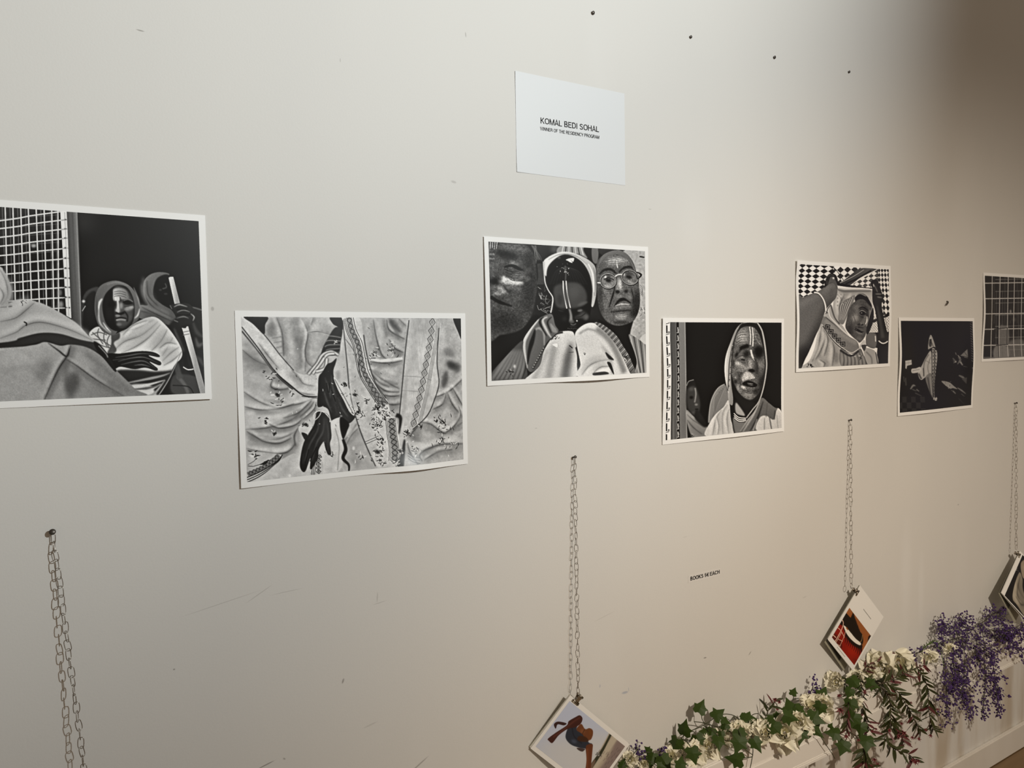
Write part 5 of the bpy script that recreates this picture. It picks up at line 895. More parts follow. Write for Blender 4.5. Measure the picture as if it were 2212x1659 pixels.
def lettering(text, parent, p0, p1, cap, weight=.13, gap=.085):
    """one line of capitals from wall point p0 (baseline start) to p1 (baseline end), capitals cap metres high"""
    G = glyphs(weight); pen = 0; strokes = []
    for ch in text:
        wd, ss = G[ch]; strokes += [[(x+pen, y) for x, y in q] for q in ss]; pen += wd+gap
    pen -= gap; d = p1-p0; L_ = math.hypot(d.x, d.z); ux, uz = d.x/L_, d.z/L_; kx = L_/(pen*cap); V, Fc = [], []
    for si, q in enumerate(strokes):
        q = np.array(q, float); k = len(q); t = np.zeros_like(q); seg = np.diff(q, axis=0); seg /= np.linalg.norm(seg, axis=1)[:, None]+1e-9; closed = np.allclose(q[0], q[-1])
        for i in range(k):
            a_, b_ = (seg[i-1] if i else (seg[-1] if closed else seg[0])), (seg[i] if i < k-1 else (seg[0] if closed else seg[-1]))
            m_ = a_+b_; m_ = m_/(np.linalg.norm(m_)+1e-9); nn = np.array([-m_[1], m_[0]]); c_ = max(.45, nn @ np.array([-a_[1], a_[0]])); t[i] = nn*weight/2/c_
        n = len(V)
        for i in range(k):
            for s_ in (1, -1): x, y = q[i]+t[i]*s_; V.append((p0.x+ux*x*kx*cap-uz*y*cap, -.00085-.000004*si, p0.z+uz*x*kx*cap+ux*y*cap))
        Fc += [(n+2*i, n+2*i+1, n+2*i+3, n+2*i+2) for i in range(k-1)]
    o = obj('lettering', mesh('lettering', V, Fc, black_m)); o.parent = parent; o.matrix_parent_inverse = parent.matrix_world.inverted(); return o
c = sheet('name_card', at(1112.2, 153.3), .298, .211, 0, card_m, 'white paper sheet with two short lines of black capitals, pinned highest', 'sign', .001)
lettering('KOMAL BEDI SOHAL', c, at(1167.4, 266.6), at(1293.5, 286.0), mpp(at(1230, 275))*12.2, .14)
lettering('WINNER OF THE RESIDENCY PROGRAM', c, at(1166.6, 281.3), at(1294, 300.4), mpp(at(1230, 290))*7.1, .14)
p0, p1 = at(1486.7, 1258), at(1556.5, 1241.6)
c = sheet('price_label', at(1486.7, 1243.5), math.hypot(p1.x-p0.x, p1.z-p0.z), .0195, math.atan2(p1.z-p0.z, p1.x-p0.x), label_m, 'tiny strip of paper giving the price of the books in bold capitals', 'label')
lettering('BOOKS 5€ EACH', c, at(1490.8, 1254.3), at(1554.1, 1238.7), mpp(at(1522, 1246))*8.3, .19, .06)
# ---------------------------------------------------------------- nails, chains, clips and hanging books
steel_m = mat('dull_steel', (.42, .39, .35), .33, 1.); dark_steel_m = mat('dark_steel', (.09, .08, .07), .4, .8); nickel_m = mat('nickel_plate', (.36, .32, .26), .25, 1.)
def nail(P, label, r=.0035, out=.012, drop=.4, m=dark_steel_m, group=None):
    t = thing('nail', label, 'nail', (P.x, 0, P.z), group); d = Vector((0, -1, drop)).normalized()
    MB().tube([Vector((0, .006, 0))-d*0, d*out], r*.5, 8).build('shank', m, t)
    MB().tube([d*(out-.001), d*(out+.0006), d*(out+.0016)], [r*.8, r, r*.75], 12).build('head', m, t)
    return t
nail(at(1280, 28), 'small dark nail stuck in the bare wall, highest one above the name card', .0042, .0025, -.2)
nail(at(1491, 80), 'small dark nail in the bare wall, second of four from the left', .0038, .0025, -.2)
nail(at(1672, 124), 'small dark nail in the bare wall, third of four from the left', .0042, .0025, -.2)
nail(at(1833, 155.5), 'small dark nail in the shadowed wall, furthest right of the top four', .0038, .0025, -.2)
hk = thing('wall_hook', 'short bent wire hook in the bare wall above the almost black print', 'hook', at(2045.5, 655))
a, b_ = at(2043.8, 659.5, -.006)-hk.location, at(2047.3, 651.5, -.004)-hk.location
MB().tube(sp3([b_+Vector((0, .012, .001)), b_, (a+b_)/2+Vector((-.0012, -.003, .0006)), a]), .0021, 8).build('bent_wire', dark_steel_m, hk)

lw, ll_, wr = .0044, .0088, .00064                      # half width and half length of a chain link, wire radius
arc = [2*math.pi*i/16 for i in range(16)]
link_me = mesh('chain_link', *(lambda b: (b.V, b.F))(MB().tube([(math.copysign(abs(math.cos(a))**.55, math.cos(a))*lw, 0, math.copysign(abs(math.sin(a))**.7, math.sin(a))*ll_) for a in arc], wr, 5, True)), steel_m, True)
def chain(P0, P1, label, bow=(0, 0, 0), seed=1):
    rng = random.Random(seed); t = thing('chain', label, 'chain', P0, 'chains hanging from nails'); d = P1-P0; L_ = d.length; n = max(2, round(L_/.0142)); pitch = L_/n
    ang = rng.uniform(0, 1)
    for i in range(n):
        u = (i+.5)/n; c_ = d*u+Vector(bow)*(4*u*(1-u)); c_ += Vector((rng.uniform(-1, 1)*.0006, 0, 0)); ang += math.radians(rng.choice([38, 52, 74, 90, -50, 64]))
        M = Matrix.Translation(c_) @ (-d).to_track_quat('Z', 'Y').to_matrix().to_4x4() @ Matrix.Rotation(ang, 4, 'Z') @ Matrix.Rotation(rng.uniform(-.16, .16), 4, 'Y')
        obj('chain_link', link_me, t, M)
    return t
N1, N2, N3, N4 = at(114, 1151), at(1237.5, 989), at(1832.5, 909), at(2190.5, 872)
nail(N1, 'nail with a flanged head holding the chain at the left end', .0048, .011, .35); nail(N2, 'nail holding the long chain below the three faces print', .0036, .010, .35)
nail(N3, 'nail holding the chain between the veil print and the almost black print', .0036, .010, .35); nail(N4, 'nail holding the last chain at the right edge', .0036, .010, .35)
dn = Vector((0, -.007, .001))
chain(N1+dn, at(186, 1690, -.036), 'thin steel chain leaning to the right at the far left, its lower end unseen', (0, -.002, 0), 3)
B1 = at(1249, 1499, -.027); chain(N2+dn, B1, 'thin steel chain holding the booklet with the leaping swimmer', (0, 0, 0), 5)
B2 = at(1838.5, 1259, -.026); chain(N3+dn, B2, 'thin steel chain holding the booklet with the red cover picture', (0, 0, 0), 9)
B3 = at(2195, 1186, -.032); chain(N4+dn, B3, 'thin steel chain hanging at the right edge of the picture', (0, 0, 0), 13)

page_m = noisy(mat('page_paper', (.80, .78, .72), .6), 30, .3, (.74, .72, .66)); shade_m = mat('inner_cover_print', (.05, .045, .035), .5); back_m = mat('back_cover_board', (.36, .34, .26), .55); edge_m = mat('cover_board', (.90, .89, .86), .5)
def plate(wd, hg, th, bow=0., nx=9, ny=9, y0=0.):
    """a thin sheet in local x (along the top edge), y (down the side); z is towards the wall"""
    V, Fc = [], []
    for z in (0, th):
        for j in range(ny):
            for i in range(nx): u, v = i/(nx-1), j/(ny-1); V.append((wd*u, y0+hg*v, z+bow*math.sin(math.pi*v)*u))
    n = nx*ny
    for j in range(ny-1):
        for i in range(nx-1): a = j*nx+i; Fc += [(a, a+nx, a+nx+1, a+1), (n+a, n+a+1, n+a+nx+1, n+a+nx)]
    rim = list(range(nx))+[nx-1+j*nx for j in range(1, ny)]+[ny*nx-1-i for i in range(1, nx)]+[(ny-1-j)*nx for j in range(1, ny-1)]
    return V, Fc+[(a, b_, b_+n, a+n) for a, b_ in zip(rim, rim[1:]+rim[:1])]
def frame(A, R, Lf):
    x = (R-A).normalized(); y = (Lf-A).normalized(); d = x.dot(y)/2; x, y = (x-y*d).normalized(), (y-x*d).normalized(); y = (y-x*y.dot(x)).normalized(); z = x.cross(y)
    return Matrix(((x.x, y.x, z.x, A.x), (x.y, y.y, z.y, A.y), (x.z, y.z, z.z, A.z), (0, 0, 0, 1))), (R-A).length, (Lf-A).length
def booklet(label, A, R, Lf, canvas, box, fan):
    M, wd, hg = frame(A, R, Lf); t = thing('booklet', label, 'book', A, 'booklets hung from chains'); t.matrix_world = M
    V, Fc = plate(wd, hg, .0006); obj('front_cover', mesh('front_cover', V, Fc, edge_m), t)
    u0, v0, u1, v1 = box
    fn = lambda u, v: np.c_[(u0+u*(u1-u0))*wd, (v0+v*(v1-v0))*hg, np.full(len(u), -.0003)]
    fc = [o for o in t.children if o.name.startswith('front_cover')][0]
    obj('cover_picture', ink_mesh('cover_picture', canvas, fn, cover_m), fc)
    for nm, m, ax, dg, dz, sc in fan:                       # leaves that fan out behind the cover around the clipped corner
        sx_, sy_ = sc if isinstance(sc, tuple) else (min(sc, 1), sc)
        V, Fc = plate(wd*sx_, hg*sy_, .0005, 0)
        obj(nm, mesh(nm, V, Fc, m), t, Matrix.Translation((0, 0, dz)) @ Matrix.Rotation(math.radians(dg), 4, 'Z') @ Matrix.Rotation(math.radians(ax[0]), 4, 'X') @ Matrix.Rotation(math.radians(ax[1]), 4, 'Y'))
    return t, M, wd, hg
def clip_(label, M, x, y, ang, group='bulldog clips on the booklets', s=1.):
    """bulldog clip biting a booklet edge: local -y points away from the booklet"""
    C_ = M @ Matrix.Translation((x, y, 0)) @ Matrix.Rotation(math.radians(ang), 4, 'Z') @ Matrix.Scale(s, 4)
    t = thing('bulldog_clip', label, 'clip', (0, 0, 0), group); t.matrix_world = C_
    for sg in (1, -1):
        z = .0016*sg
        b = MB(); b.box((-.0105, -.001, min(z, z+.0012*sg)), (.0105, .0042, max(z, z+.0012*sg)), .0005); b.tube([(-.0105, .0042, z+.0006*sg), (.0105, .0042, z+.0006*sg)], .0011, 8)
        b.build('jaw', nickel_m, t)
        P = [(0, -.001, z+.0006*sg), (0, -.006, z+.0022*sg), (0, -.013, z+.0036*sg)]; b = MB()
        V, Fc = [], []
        for (x_, y_, z_), hw in zip(P, (.0062, .0042, .0052)): V += [(-hw, y_, z_), (hw, y_, z_), (hw, y_, z_+.0009*sg), (-hw, y_, z_+.0009*sg)]
        for i in (0, 4): Fc += [(i+k, i+(k+1) % 4, i+4+(k+1) % 4, i+4+k) for k in range(4)]
        b.add(V, Fc+[(0, 3, 2, 1), (8, 9, 10, 11)]); b.build('lever', nickel_m, t, smooth=False)
        MB().tube([(-.0056, -.0148, z+.0040*sg), (.0056, -.0148, z+.0040*sg)], .0029, 12).build('rolled_end', nickel_m, t)
    MB().tube([(-.0058+.00145*i/8*1., -.0052+.0021*math.cos(i*math.pi/4), .0021*math.sin(i*math.pi/4)) for i in range(65)], .0005, 5).build('spring', steel_m, t)
    return t, C_
def ring(label, P, r, nrm):
    t = thing('split_ring', label, 'ring', P); q = Vector(nrm).to_track_quat('Z', 'Y').to_matrix(); n = 40
    MB().tube([q @ Vector((r*math.cos(4*math.pi*i/n), r*math.sin(4*math.pi*i/n), .0011*(i/n-.5))) for i in range(n+1)], .0006, 6).build('wire_coil', steel_m, t); return t

A = Vector((.9175, -.025, .7983)); bk1 = booklet('booklet with a leaping swimmer on its cover, hung by a corner', A, Vector((1.0614, -.052, .6457)), Vector((.8231, -.008, .6922)), art_leap(), (.035, .075, .965, .93),
    [('page', page_m, (.3, -2.5), .3, .0015, .995), ('page', page_m, (.3, -5), .6, .003, .995), ('back_cover', back_m, (.3, -9), 1.0, .0045, 1)])
clip_('bulldog clip at the end of the chain above the leaping swimmer', bk1[1], .021, .002, 0)
A = Vector((1.9894, -.029, .8483)); bk2 = booklet('booklet with a red and black cover picture, hung above the blossoms', A, Vector((2.1012, -.036, .7305)), Vector((1.8428, -.024, .7136)), art_bird(), (.055, .385, .955, .925),
    [('page', page_m, (.2, -2), .2, .0015, .99), ('back_cover', back_m, (.1, -6.6), .5, .0035, 1.06), ('endpaper', shade_m, (.1, -6.6), .5, .0029, (.7, 1.03))])
fc2 = [o for o in bk2[0].children if o.name.startswith('front_cover')][0]
for y_, x0_, x1_, h_ in ((.20, .40, .72, .010), (.955, .30, .62, .007)):
    MB().box((x0_*bk2[2], y_*bk2[3], -.0003), (x1_*bk2[2], y_*bk2[3]+h_*bk2[3], -.0001)).build('title_line', mat('grey_print', (.34, .33, .31), .6), fc2, smooth=False)
clip_('bulldog clip gripping the red booklet by its upper edge', bk2[1], .003, .024, -90, s=.9)
ring('thin split ring joining the chain to the clip of the red booklet', at(1839, 1265.5, -.028), .0083, (.3, -1, .1))
A = Vector((2.9496, -.036, .7969)); bk3 = booklet('dark booklet showing grey cloth, cut by the right edge', A, Vector((3.0322, -.092, .6835)), Vector((2.7788, -.056, .6762)), art_cloth(), (.0, .02, .995, .985),
    [('page', page_m, (.2, -3), 0, .0015, 1.0), ('back_cover', back_m, (.3, -16), .8, .004, 1.03), ('endpaper', shade_m, (.3, -16), .8, .0034, (.55, 1.0))])
MB().box((0, 0, -.0005), (.016, bk3[3], -.0001)).build('margin_strip', edge_m, [o for o in bk3[0].children if o.name.startswith('front_cover')][0], smooth=False)
clip_('bulldog clip gripping the dark booklet at the right edge', bk3[1], .003, .020, -90, s=.9)
# ---------------------------------------------------------------- the artificial garland on the ledge
petal_m = noisy(mat('silk_petal', (.86, .83, .70), .75, spec=.2), 60, .5, (.80, .76, .60)); heart_m = noisy(mat('rose_heart', (.84, .80, .62), .8, spec=.2), 80, .5, (.76, .72, .52))
ivy_m = noisy(mat('ivy_leaf', (.026, .048, .007), .5, spec=.2), 70, .7, (.050, .084, .013)); ivy_back_m = mat('ivy_leaf_back', (.22, .20, .12), .7); stem_m = mat('ivy_stem', (.045, .05, .022), .5)
lance_m = noisy(mat('lance_leaf', (.030, .038, .010), .4, spec=.4), 60, .7, (.060, .064, .018)); red_m = noisy(mat('red_tip_leaf', (.085, .018, .016), .45), 60, .6, (.16, .04, .05)); brown_m = mat('twig', (.05, .032, .016), .6)
star_m = mat('red_blossom', (.20, .040, .045), .5); violet_m = noisy(mat('violet_bud', (.052, .024, .112), .5, spec=.3), 90, .8, (.082, .044, .165)); vstem_m = mat('violet_twig', (.075, .065, .045), .6); fern_m = mat('fern_green', (.07, .12, .02), .5)

def patch(wfun, L_, cup, curl, n=6, m=5, ruf=0., seed=0):
    """curved petal or leaf surface, y along its length"""
    rng = random.Random(seed); ph = rng.uniform(0, 6); V, Fc = [], []
    for j in range(n):
        t = j/(n-1); hw = wfun(t)
        for i in range(m):
            s_ = 2*i/(m-1)-1; V.append((hw*s_, L_*t, cup*s_*s_*hw/.01*.01+curl*t*t+ruf*t*math.sin(s_*5+ph)))
    for j in range(n-1):
        for i in range(m-1): a = j*m+i; Fc.append((a, a+1, a+m+1, a+m))
    return V, Fc
petals = [mesh('petal', *patch(lambda t, k=k: .0105*k*math.sin(math.pi*min(1, .12+.80*t))**.6, .021*k, .45, c_, 7, 7, .0042, sd), petal_m, True) for k, c_, sd in ((1, .004, 1), (1.1, -.006, 2), (.95, .008, 3), (1.05, -.011, 4))]
b = MB()
for k in range(7):
    M = Matrix.Rotation(k*2.4, 4, 'Z') @ Matrix.Rotation(math.radians(72-4*k), 4, 'X') @ Matrix.Translation((0, .001, -.001-.0006*k))
    V, Fc = patch(lambda t: .0075*math.sin(math.pi*min(1, .2+.72*t))**.6, .013+.0006*k, .5, .002, 5, 5, .001, k); b.add([M @ Vector(v) for v in V], Fc)
heart_me = mesh('heart', b.V, b.F, heart_m, True)

def place(px, py, near=-.04, hang=-.112, z=.565):
    """a spot on, behind or in front of the ledge for what the photo shows at this pixel"""
    P = atz(px, py, z)
    if P.y > near: return at(px, py, near)
    if P.y < -.088: return at(px, py, hang)
    return P
def face(P, tilt=.5, roll=0., up=.25, rng=random):
    """rotation whose z looks from P towards the room, leaning up, with a random lean"""
    z = (CAM-P).normalized()+Vector((rng.uniform(-1, 1), rng.uniform(-.4, .2), rng.uniform(-.8, 1)))*tilt+Vector((0, 0, up)); z.normalize()
    y = Vector((math.sin(roll), 0, math.cos(roll))); y = CR*math.sin(roll)+CU*math.cos(roll); y = (y-z*y.dot(z)).normalized(); x = y.cross(z)
    return Matrix(((x.x, y.x, z.x, 0), (x.y, y.y, z.y, 0), (x.z, y.z, z.z, 0), (0, 0, 0, 1)))

roses = [(1361, 1642, 15), (1393, 1652, 15), (1449, 1634, 18), (1470, 1622, 20), (1500, 1628, 22), (1530, 1614, 22), (1568, 1592, 24), (1600, 1588, 24), (1629, 1580, 22), (1655, 1584, 22), (1694, 1583, 30), (1728, 1562, 22), (1751, 1528, 22), (1775, 1524, 24), (1807, 1474, 19), (1850, 1462, 16), (1876, 1452, 20), (1903, 1444, 31), (1941, 1432, 25), (1845, 1520, 16), (2008, 1421, 14), (2052, 1402, 12)]
for i, (px, py, rp) in enumerate(roses):
    rng = random.Random(100+i); P = place(px, py, -.035, -.106, .565); r = rp*mpp(P); k = r/.021*1.12
    t = thing('silk_rose', 'cream silk blossom of the ledge garland, %s counted from the left end' % ORD[i], 'flower', P, 'cream silk blossoms of the garland')
    t.matrix_world = Matrix.Translation(P) @ face(P, .35, rng.uniform(0, 6), .35, rng) @ Matrix.Scale(k, 4)
    obj('heart', heart_me, t)
    for q in range(13):
        ring_ = q // 5; el = (58, 34, 8)[min(ring_, 2)]+rng.uniform(-9, 9)
        obj('petal', petals[rng.randrange(4)], t, Matrix.Rotation(q*1.2566+ring_*.6+rng.uniform(-.2, .2), 4, 'Z') @ Matrix.Rotation(math.radians(el), 4, 'X') @ Matrix.Translation((0, .0015, -.003)) @ Matrix.Scale((.8, .95, 1.05)[min(ring_, 2)], 4))

# ---- ivy: five-pointed leaves, each leaf a part of its vine
def ivy_leaf(fold, seed):
    rng = random.Random(seed); out = [(0, 0), (.26, -.10), (.50, .06), (.40, .30), (.60, .52), (.30, .58), (.16, .78), (0, 1.12), (-.16, .78), (-.30, .58), (-.60, .52), (-.40, .30), (-.50, .06), (-.26, -.10)]
    out = [(x*rng.uniform(.9, 1.08), y+rng.uniform(-.03, .03)) for x, y in out]; V = []; n = len(out)
    for dz in (0, -.02):
        V += [(x, y, dz-fold*abs(x)-.12*y*y) for x, y in out]+[(0, .35, dz+.02)]
    Fc = [(n, i, (i+1) % n) for i in range(n)]+[(2*n+1, n+1+(i+1) % n, n+1+i) for i in range(n)]+[(i, n+1+i, n+1+(i+1) % n, (i+1) % n) for i in range(n)]
    return mesh('leaf', V, Fc, [ivy_m, ivy_back_m], False, [0]*n+[1]*n+[0]*n)
ivies = [ivy_leaf(.18, 1), ivy_leaf(.35, 2), ivy_leaf(.05, 3)]
def stems(t, lines, m, r, base, name='stem'):
    b = MB()
    for L_ in lines: b.tube(sp3(L_), r, 5)
    return b.build(name, m, t, base)
def Z1(x, y): return 1340+x*.19892, 1440+y*.19892
def Z2(x, y): return 1700+x*.16815, 1380+y*.16815
def Z3(x, y): return 1932+x*.22838, 1280+y*.22838
def vine(label, main, leaves, seed, tf):
    """main: list of runs of crop points; leaves: (x, y, size, tip direction in degrees clockwise from up, lean)"""
    rng = random.Random(seed); runs = [[place(*tf(x, y), -.028, -.108) for x, y in R] for R in main]; base = runs[0][0]
    t = thing('ivy_vine', label, 'plant', base, 'ivy vines of the garland'); lines = [r_ for r_ in runs]; pts = [p for r_ in runs for p in sp3(r_)]
    for x, y, sz, deg, ln in leaves:
        px, py = tf(x, y); P = place(px, py, -.030, -.116, .585); s_ = sz*(tf(1, 0)[0]-tf(0, 0)[0])*mpp(P)*1.16; P = P+(CAM-P).normalized()*.013
        M = face(P, ln, math.radians(deg), .25, rng); org = P-M.to_3x3() @ Vector((0, .42*s_, 0))
        obj('leaf', ivies[rng.randrange(3)], t, Matrix.Translation(org-base) @ M @ Matrix.Scale(s_, 4))
        q = min(pts, key=lambda p: (p-org).length)
        if (q-org).length < .09: lines.append([q, q.lerp(org, .5)+Vector((0, -.004, .004)), org])
    stems(t, lines, stem_m, .0011, base)
vine('short ivy sprig with broad leaves right beside the swimmer booklet', [[(190, 1101), (330, 1010), (520, 1060), (680, 1070)], [(540, 1060), (560, 930), (600, 860)], [(210, 1040), (200, 950), (175, 870)]],
     [(345, 1000, 130, 190, .3), (300, 905, 70, -50, .7), (485, 1040, 150, 150, .25), (658, 1050, 110, 5, .5), (28, 1060, 90, 20, .6), (440, 1085, 80, 100, .5)], 11, Z1)
vine('ivy runner climbing the wall with one high leaf on its tip', [[(660, 780), (740, 710), (860, 660), (960, 600), (1100, 520), (1230, 530), (1320, 600)], [(800, 597), (900, 610), (1000, 640), (1090, 650), (1180, 600), (1230, 540)], [(885, 500), (885, 560), (915, 620)], [(670, 790), (760, 800), (930, 812)], [(670, 790), (720, 850), (770, 890)]],
     [(872, 440, 125, 20, .15), (1060, 520, 125, 45, .25), (1140, 590, 90, 120, .8), (1130, 670, 95, 190, .6), (692, 680, 140, 12, 1.0), (600, 850, 140, 195, 1.0), (915, 705, 80, -80, .5), (990, 720, 110, 190, .5), (850, 805, 125, 150, .4), (1068, 815, 125, 185, .4), (790, 955, 140, 165, .4), (1100, 740, 70, 170, .8)], 12, Z1)
vine('ivy trail with star-shaped leaves spilling over the middle of the ledge', [[(1230, 540), (1290, 640), (1370, 680), (1420, 760), (1440, 900), (1430, 1000), (1410, 1101)], [(1500, 510), (1440, 520), (1400, 580), (1370, 640)], [(1440, 960), (1380, 920), (1320, 870)], [(1430, 980), (1360, 990), (1300, 1000)]],
     [(1400, 585, 160, 95, .4), (1370, 545, 80, -10, .6), (1310, 745, 130, 165, .4), (1285, 835, 150, 200, .3), (1478, 840, 125, 155, .4), (1250, 1000, 150, -70, .3), (1340, 600, 90, -110, .5)], 13, Z1)
vine('dense ivy over the big blossoms left of the red booklet', [[(1560, 600), (1700, 640), (1850, 500), (1950, 500), (2080, 560), (2150, 470)], [(1930, 560), (1940, 640), (1945, 700)], [(1840, 420), (1880, 360), (1960, 345), (2005, 390), (1990, 450)], [(2090, 620), (2200, 800), (2290, 930), (2330, 1000)]],
     [(1655, 660, 150, 200, .3), (1848, 445, 150, -20, .3), (1945, 470, 120, 140, .5), (1840, 548, 130, 110, .4), (2110, 565, 150, 120, .3), (2105, 675, 150, 140, .3), (2165, 455, 120, 200, .4), (1952, 735, 145, 185, .2), (2195, 300, 125, 20, .3), (1880, 275, 75, 10, .9), (1720, 540, 90, 60, .6), (1620, 570, 90, -90, .6)], 14, Z1)
vine('ivy hanging in front of the ledge beneath the red booklet', [[(780, 560), (830, 700), (850, 900), (960, 1120), (1020, 1300), (980, 1480)], [(800, 1180), (880, 1300), (900, 1420), (960, 1530)], [(760, 1280), (830, 1190)]],
     [(600, 1210, 150, -75, .3), (720, 1385, 160, 200, .2), (820, 855, 150, 175, .3), (850, 1030, 170, 200, .3), (945, 1150, 150, 180, .3), (1020, 1330, 170, 185, .3), (870, 560, 150, 150, .4), (1090, 590, 130, 110, .5), (800, 690, 110, 200, .5), (560, 1120, 60, 30, .7)], 15, Z2)

# ---- red-tipped branches with narrow leaves
lw_ = lambda t: .082*math.sin(math.pi*min(1, .06+.94*t))**.85
def lance(m, curl, seed):
    V, Fc = patch(lw_, 1, .25, curl, 7, 3, 0, seed); n = len(V); V = V+[(x, y, z-.012) for x, y, z in V]; return mesh('leaf', V, Fc+[tuple(i+n for i in f)[::-1] for f in Fc], m, True)
lances = {'g': [lance(lance_m, -.12, 1), lance(lance_m, .10, 2)], 'r': [lance(red_m, -.14, 3), lance(red_m, .12, 4)]}
b = MB()
for k in range(6):
    a = k*math.pi/3; b.tube([(0, 0, 0), (.25*math.cos(a), .25*math.sin(a), .45), (.62*math.cos(a), .62*math.sin(a), .72)], [.12, .13, .02], 4)
star_me = mesh('blossom', b.V, b.F, star_m, True)
def branch(label, line, n, size, red, seed, stars=(), tf=Z2, name='leafy_branch'):
    rng = random.Random(seed); P = [place(*tf(x, y), -.035, -.122) for x, y in line]; C_ = sp3(P, 8); base = P[0]
    t = thing(name, label, 'plant', base, 'red-tipped branches of the garland'); lines = [P]; u = tf(1, 0)[0]-tf(0, 0)[0]
    n = int(n*1.5)
    for i in range(n):
        f_ = (i+.6)/n; j = min(len(C_)-2, int(f_*(len(C_)-1))); c_ = C_[j]; d = (C_[j+1]-C_[max(j-1, 0)]).normalized(); vz = (CAM-c_).normalized(); sd = d.cross(vz).normalized()*(1 if i % 2 else -1)
        y = (d*rng.uniform(.25, 1.3)+sd*rng.uniform(.15, 1.05)+vz*rng.uniform(-.5, .7)+Vector((0, 0, rng.uniform(-.35, .1)))).normalized(); z = (vz+Vector((rng.uniform(-1.2, 1.2), 0, rng.uniform(-.8, 1.1)))).normalized(); z = (z-y*z.dot(y)).normalized(); x = y.cross(z)
        s_ = size*u*mpp(c_)*rng.uniform(.75, 1.15); k = 'r' if rng.random() < (red*.12 if f_ < .6 and red < .9 else red) else 'g'
        M = Matrix(((x.x, y.x, z.x, 0), (x.y, y.y, z.y, 0), (x.z, y.z, z.z, 0), (0, 0, 0, 1)))
        obj('leaf', lances[k][rng.randrange(2)], t, Matrix.Translation(c_-base) @ M @ Matrix.Diagonal((s_*1.25, s_, s_, 1)))
    for sx, sy, ss in stars:
        Q = place(*tf(sx, sy), -.035, -.128); q = min(C_, key=lambda p: (p-Q).length); lines.append([q, q.lerp(Q, .6)+Vector((0, -.003, .005)), Q])
        s_ = ss*u*mpp(Q); M = face(Q, .5, rng.uniform(0, 6), -.2, rng); obj('blossom', star_me, t, Matrix.Translation(Q-base) @ M @ Matrix.Scale(s_, 4))
    stems(t, lines, brown_m, .0012, base)
branch('narrow-leaved branch hanging straight down beside the hanging ivy', [(930, 470), (955, 640), (965, 800), (985, 930), (1020, 1060), (1075, 1190)], 22, 155, .35, 21, ((1000, 690, 42), (1140, 1150, 40), (1090, 1190, 40)))
branch('bushy narrow-leaved branch in the middle of the hanging bunch', [(1190, 610), (1290, 720), (1330, 860), (1335, 1000), (1320, 1150), (1240, 1300)], 24, 170, .2, 22, ((1330, 700, 48), (1470, 1080, 44)))
branch('long branch arching to the right over the bare ledge front', [(1310, 600), (1440, 700), (1520, 830), (1600, 960), (1660, 1090), (1720, 1200)], 24, 165, .25, 23, ((1610, 1260, 46), (1690, 1290, 46), (1590, 820, 40)))
branch('slim branch dangling alone between the bunch and the violet sprays', [(1680, 410), (1760, 500), (1800, 620), (1815, 760), (1820, 900), (1850, 1080), (1880, 1170)], 26, 165, .28, 24, ((1850, 1235, 48), (1780, 1180, 40), (1930, 900, 36)))
branch('lowest branch reaching right below the ledge', [(1260, 1290), (1330, 1380), (1430, 1440), (1560, 1480), (1660, 1580)], 15, 190, .3, 25, ((1650, 1590, 62), (1690, 1560, 50), (1620, 1570, 50)))
branch('drooping branch at the bottom edge of the picture', [(1010, 1400), (980, 1500), (1000, 1600), (1060, 1680)], 16, 170, .2, 26, ((1120, 1540, 60), (1170, 1620, 60), (1080, 1650, 50)))
branch('short branch left of the hanging ivy with one dull red blossom', [(700, 480), (770, 640), (790, 850), (780, 1000), (760, 1180)], 16, 140, .5, 27, ((690, 900, 90), (660, 720, 60), (750, 1240, 54), (920, 1300, 44)))
branch('reddish branch pointing down right from the middle bunch', [(1320, 1060), (1390, 1130), (1450, 1210), (1500, 1330)], 14, 150, .75, 28, ((1500, 1200, 70), (1440, 1240, 60), (1540, 1240, 50), (1310, 1180, 50)))
branch('branch lying along the ledge top under the big blossoms', [(800, 500), (960, 520), (1120, 540), (1280, 560), (1420, 480), (1520, 440)], 26, 170, .35, 29, ((1000, 660, 44),))
branch('magenta-tipped sprig standing up between the big blossoms', [(980, 420), (1060, 330), (1240, 300), (1250, 230)], 9, 120, 1., 30, ((1365, 190, 52), (1420, 250, 50)))
branch('reddish sprig at the foot of the violet sprays', [(1480, 470), (1600, 400), (1700, 360), (1790, 340)], 14, 110, .85, 31, ((1760, 350, 50),))
branch('small sprig with two red blossoms between the ivy trails', [(1560, 600), (1590, 520), (1620, 450), (1690, 370)], 7, 150, .3, 32, ((1680, 350, 48), (1730, 385, 48), (1700, 460, 40)), Z1)

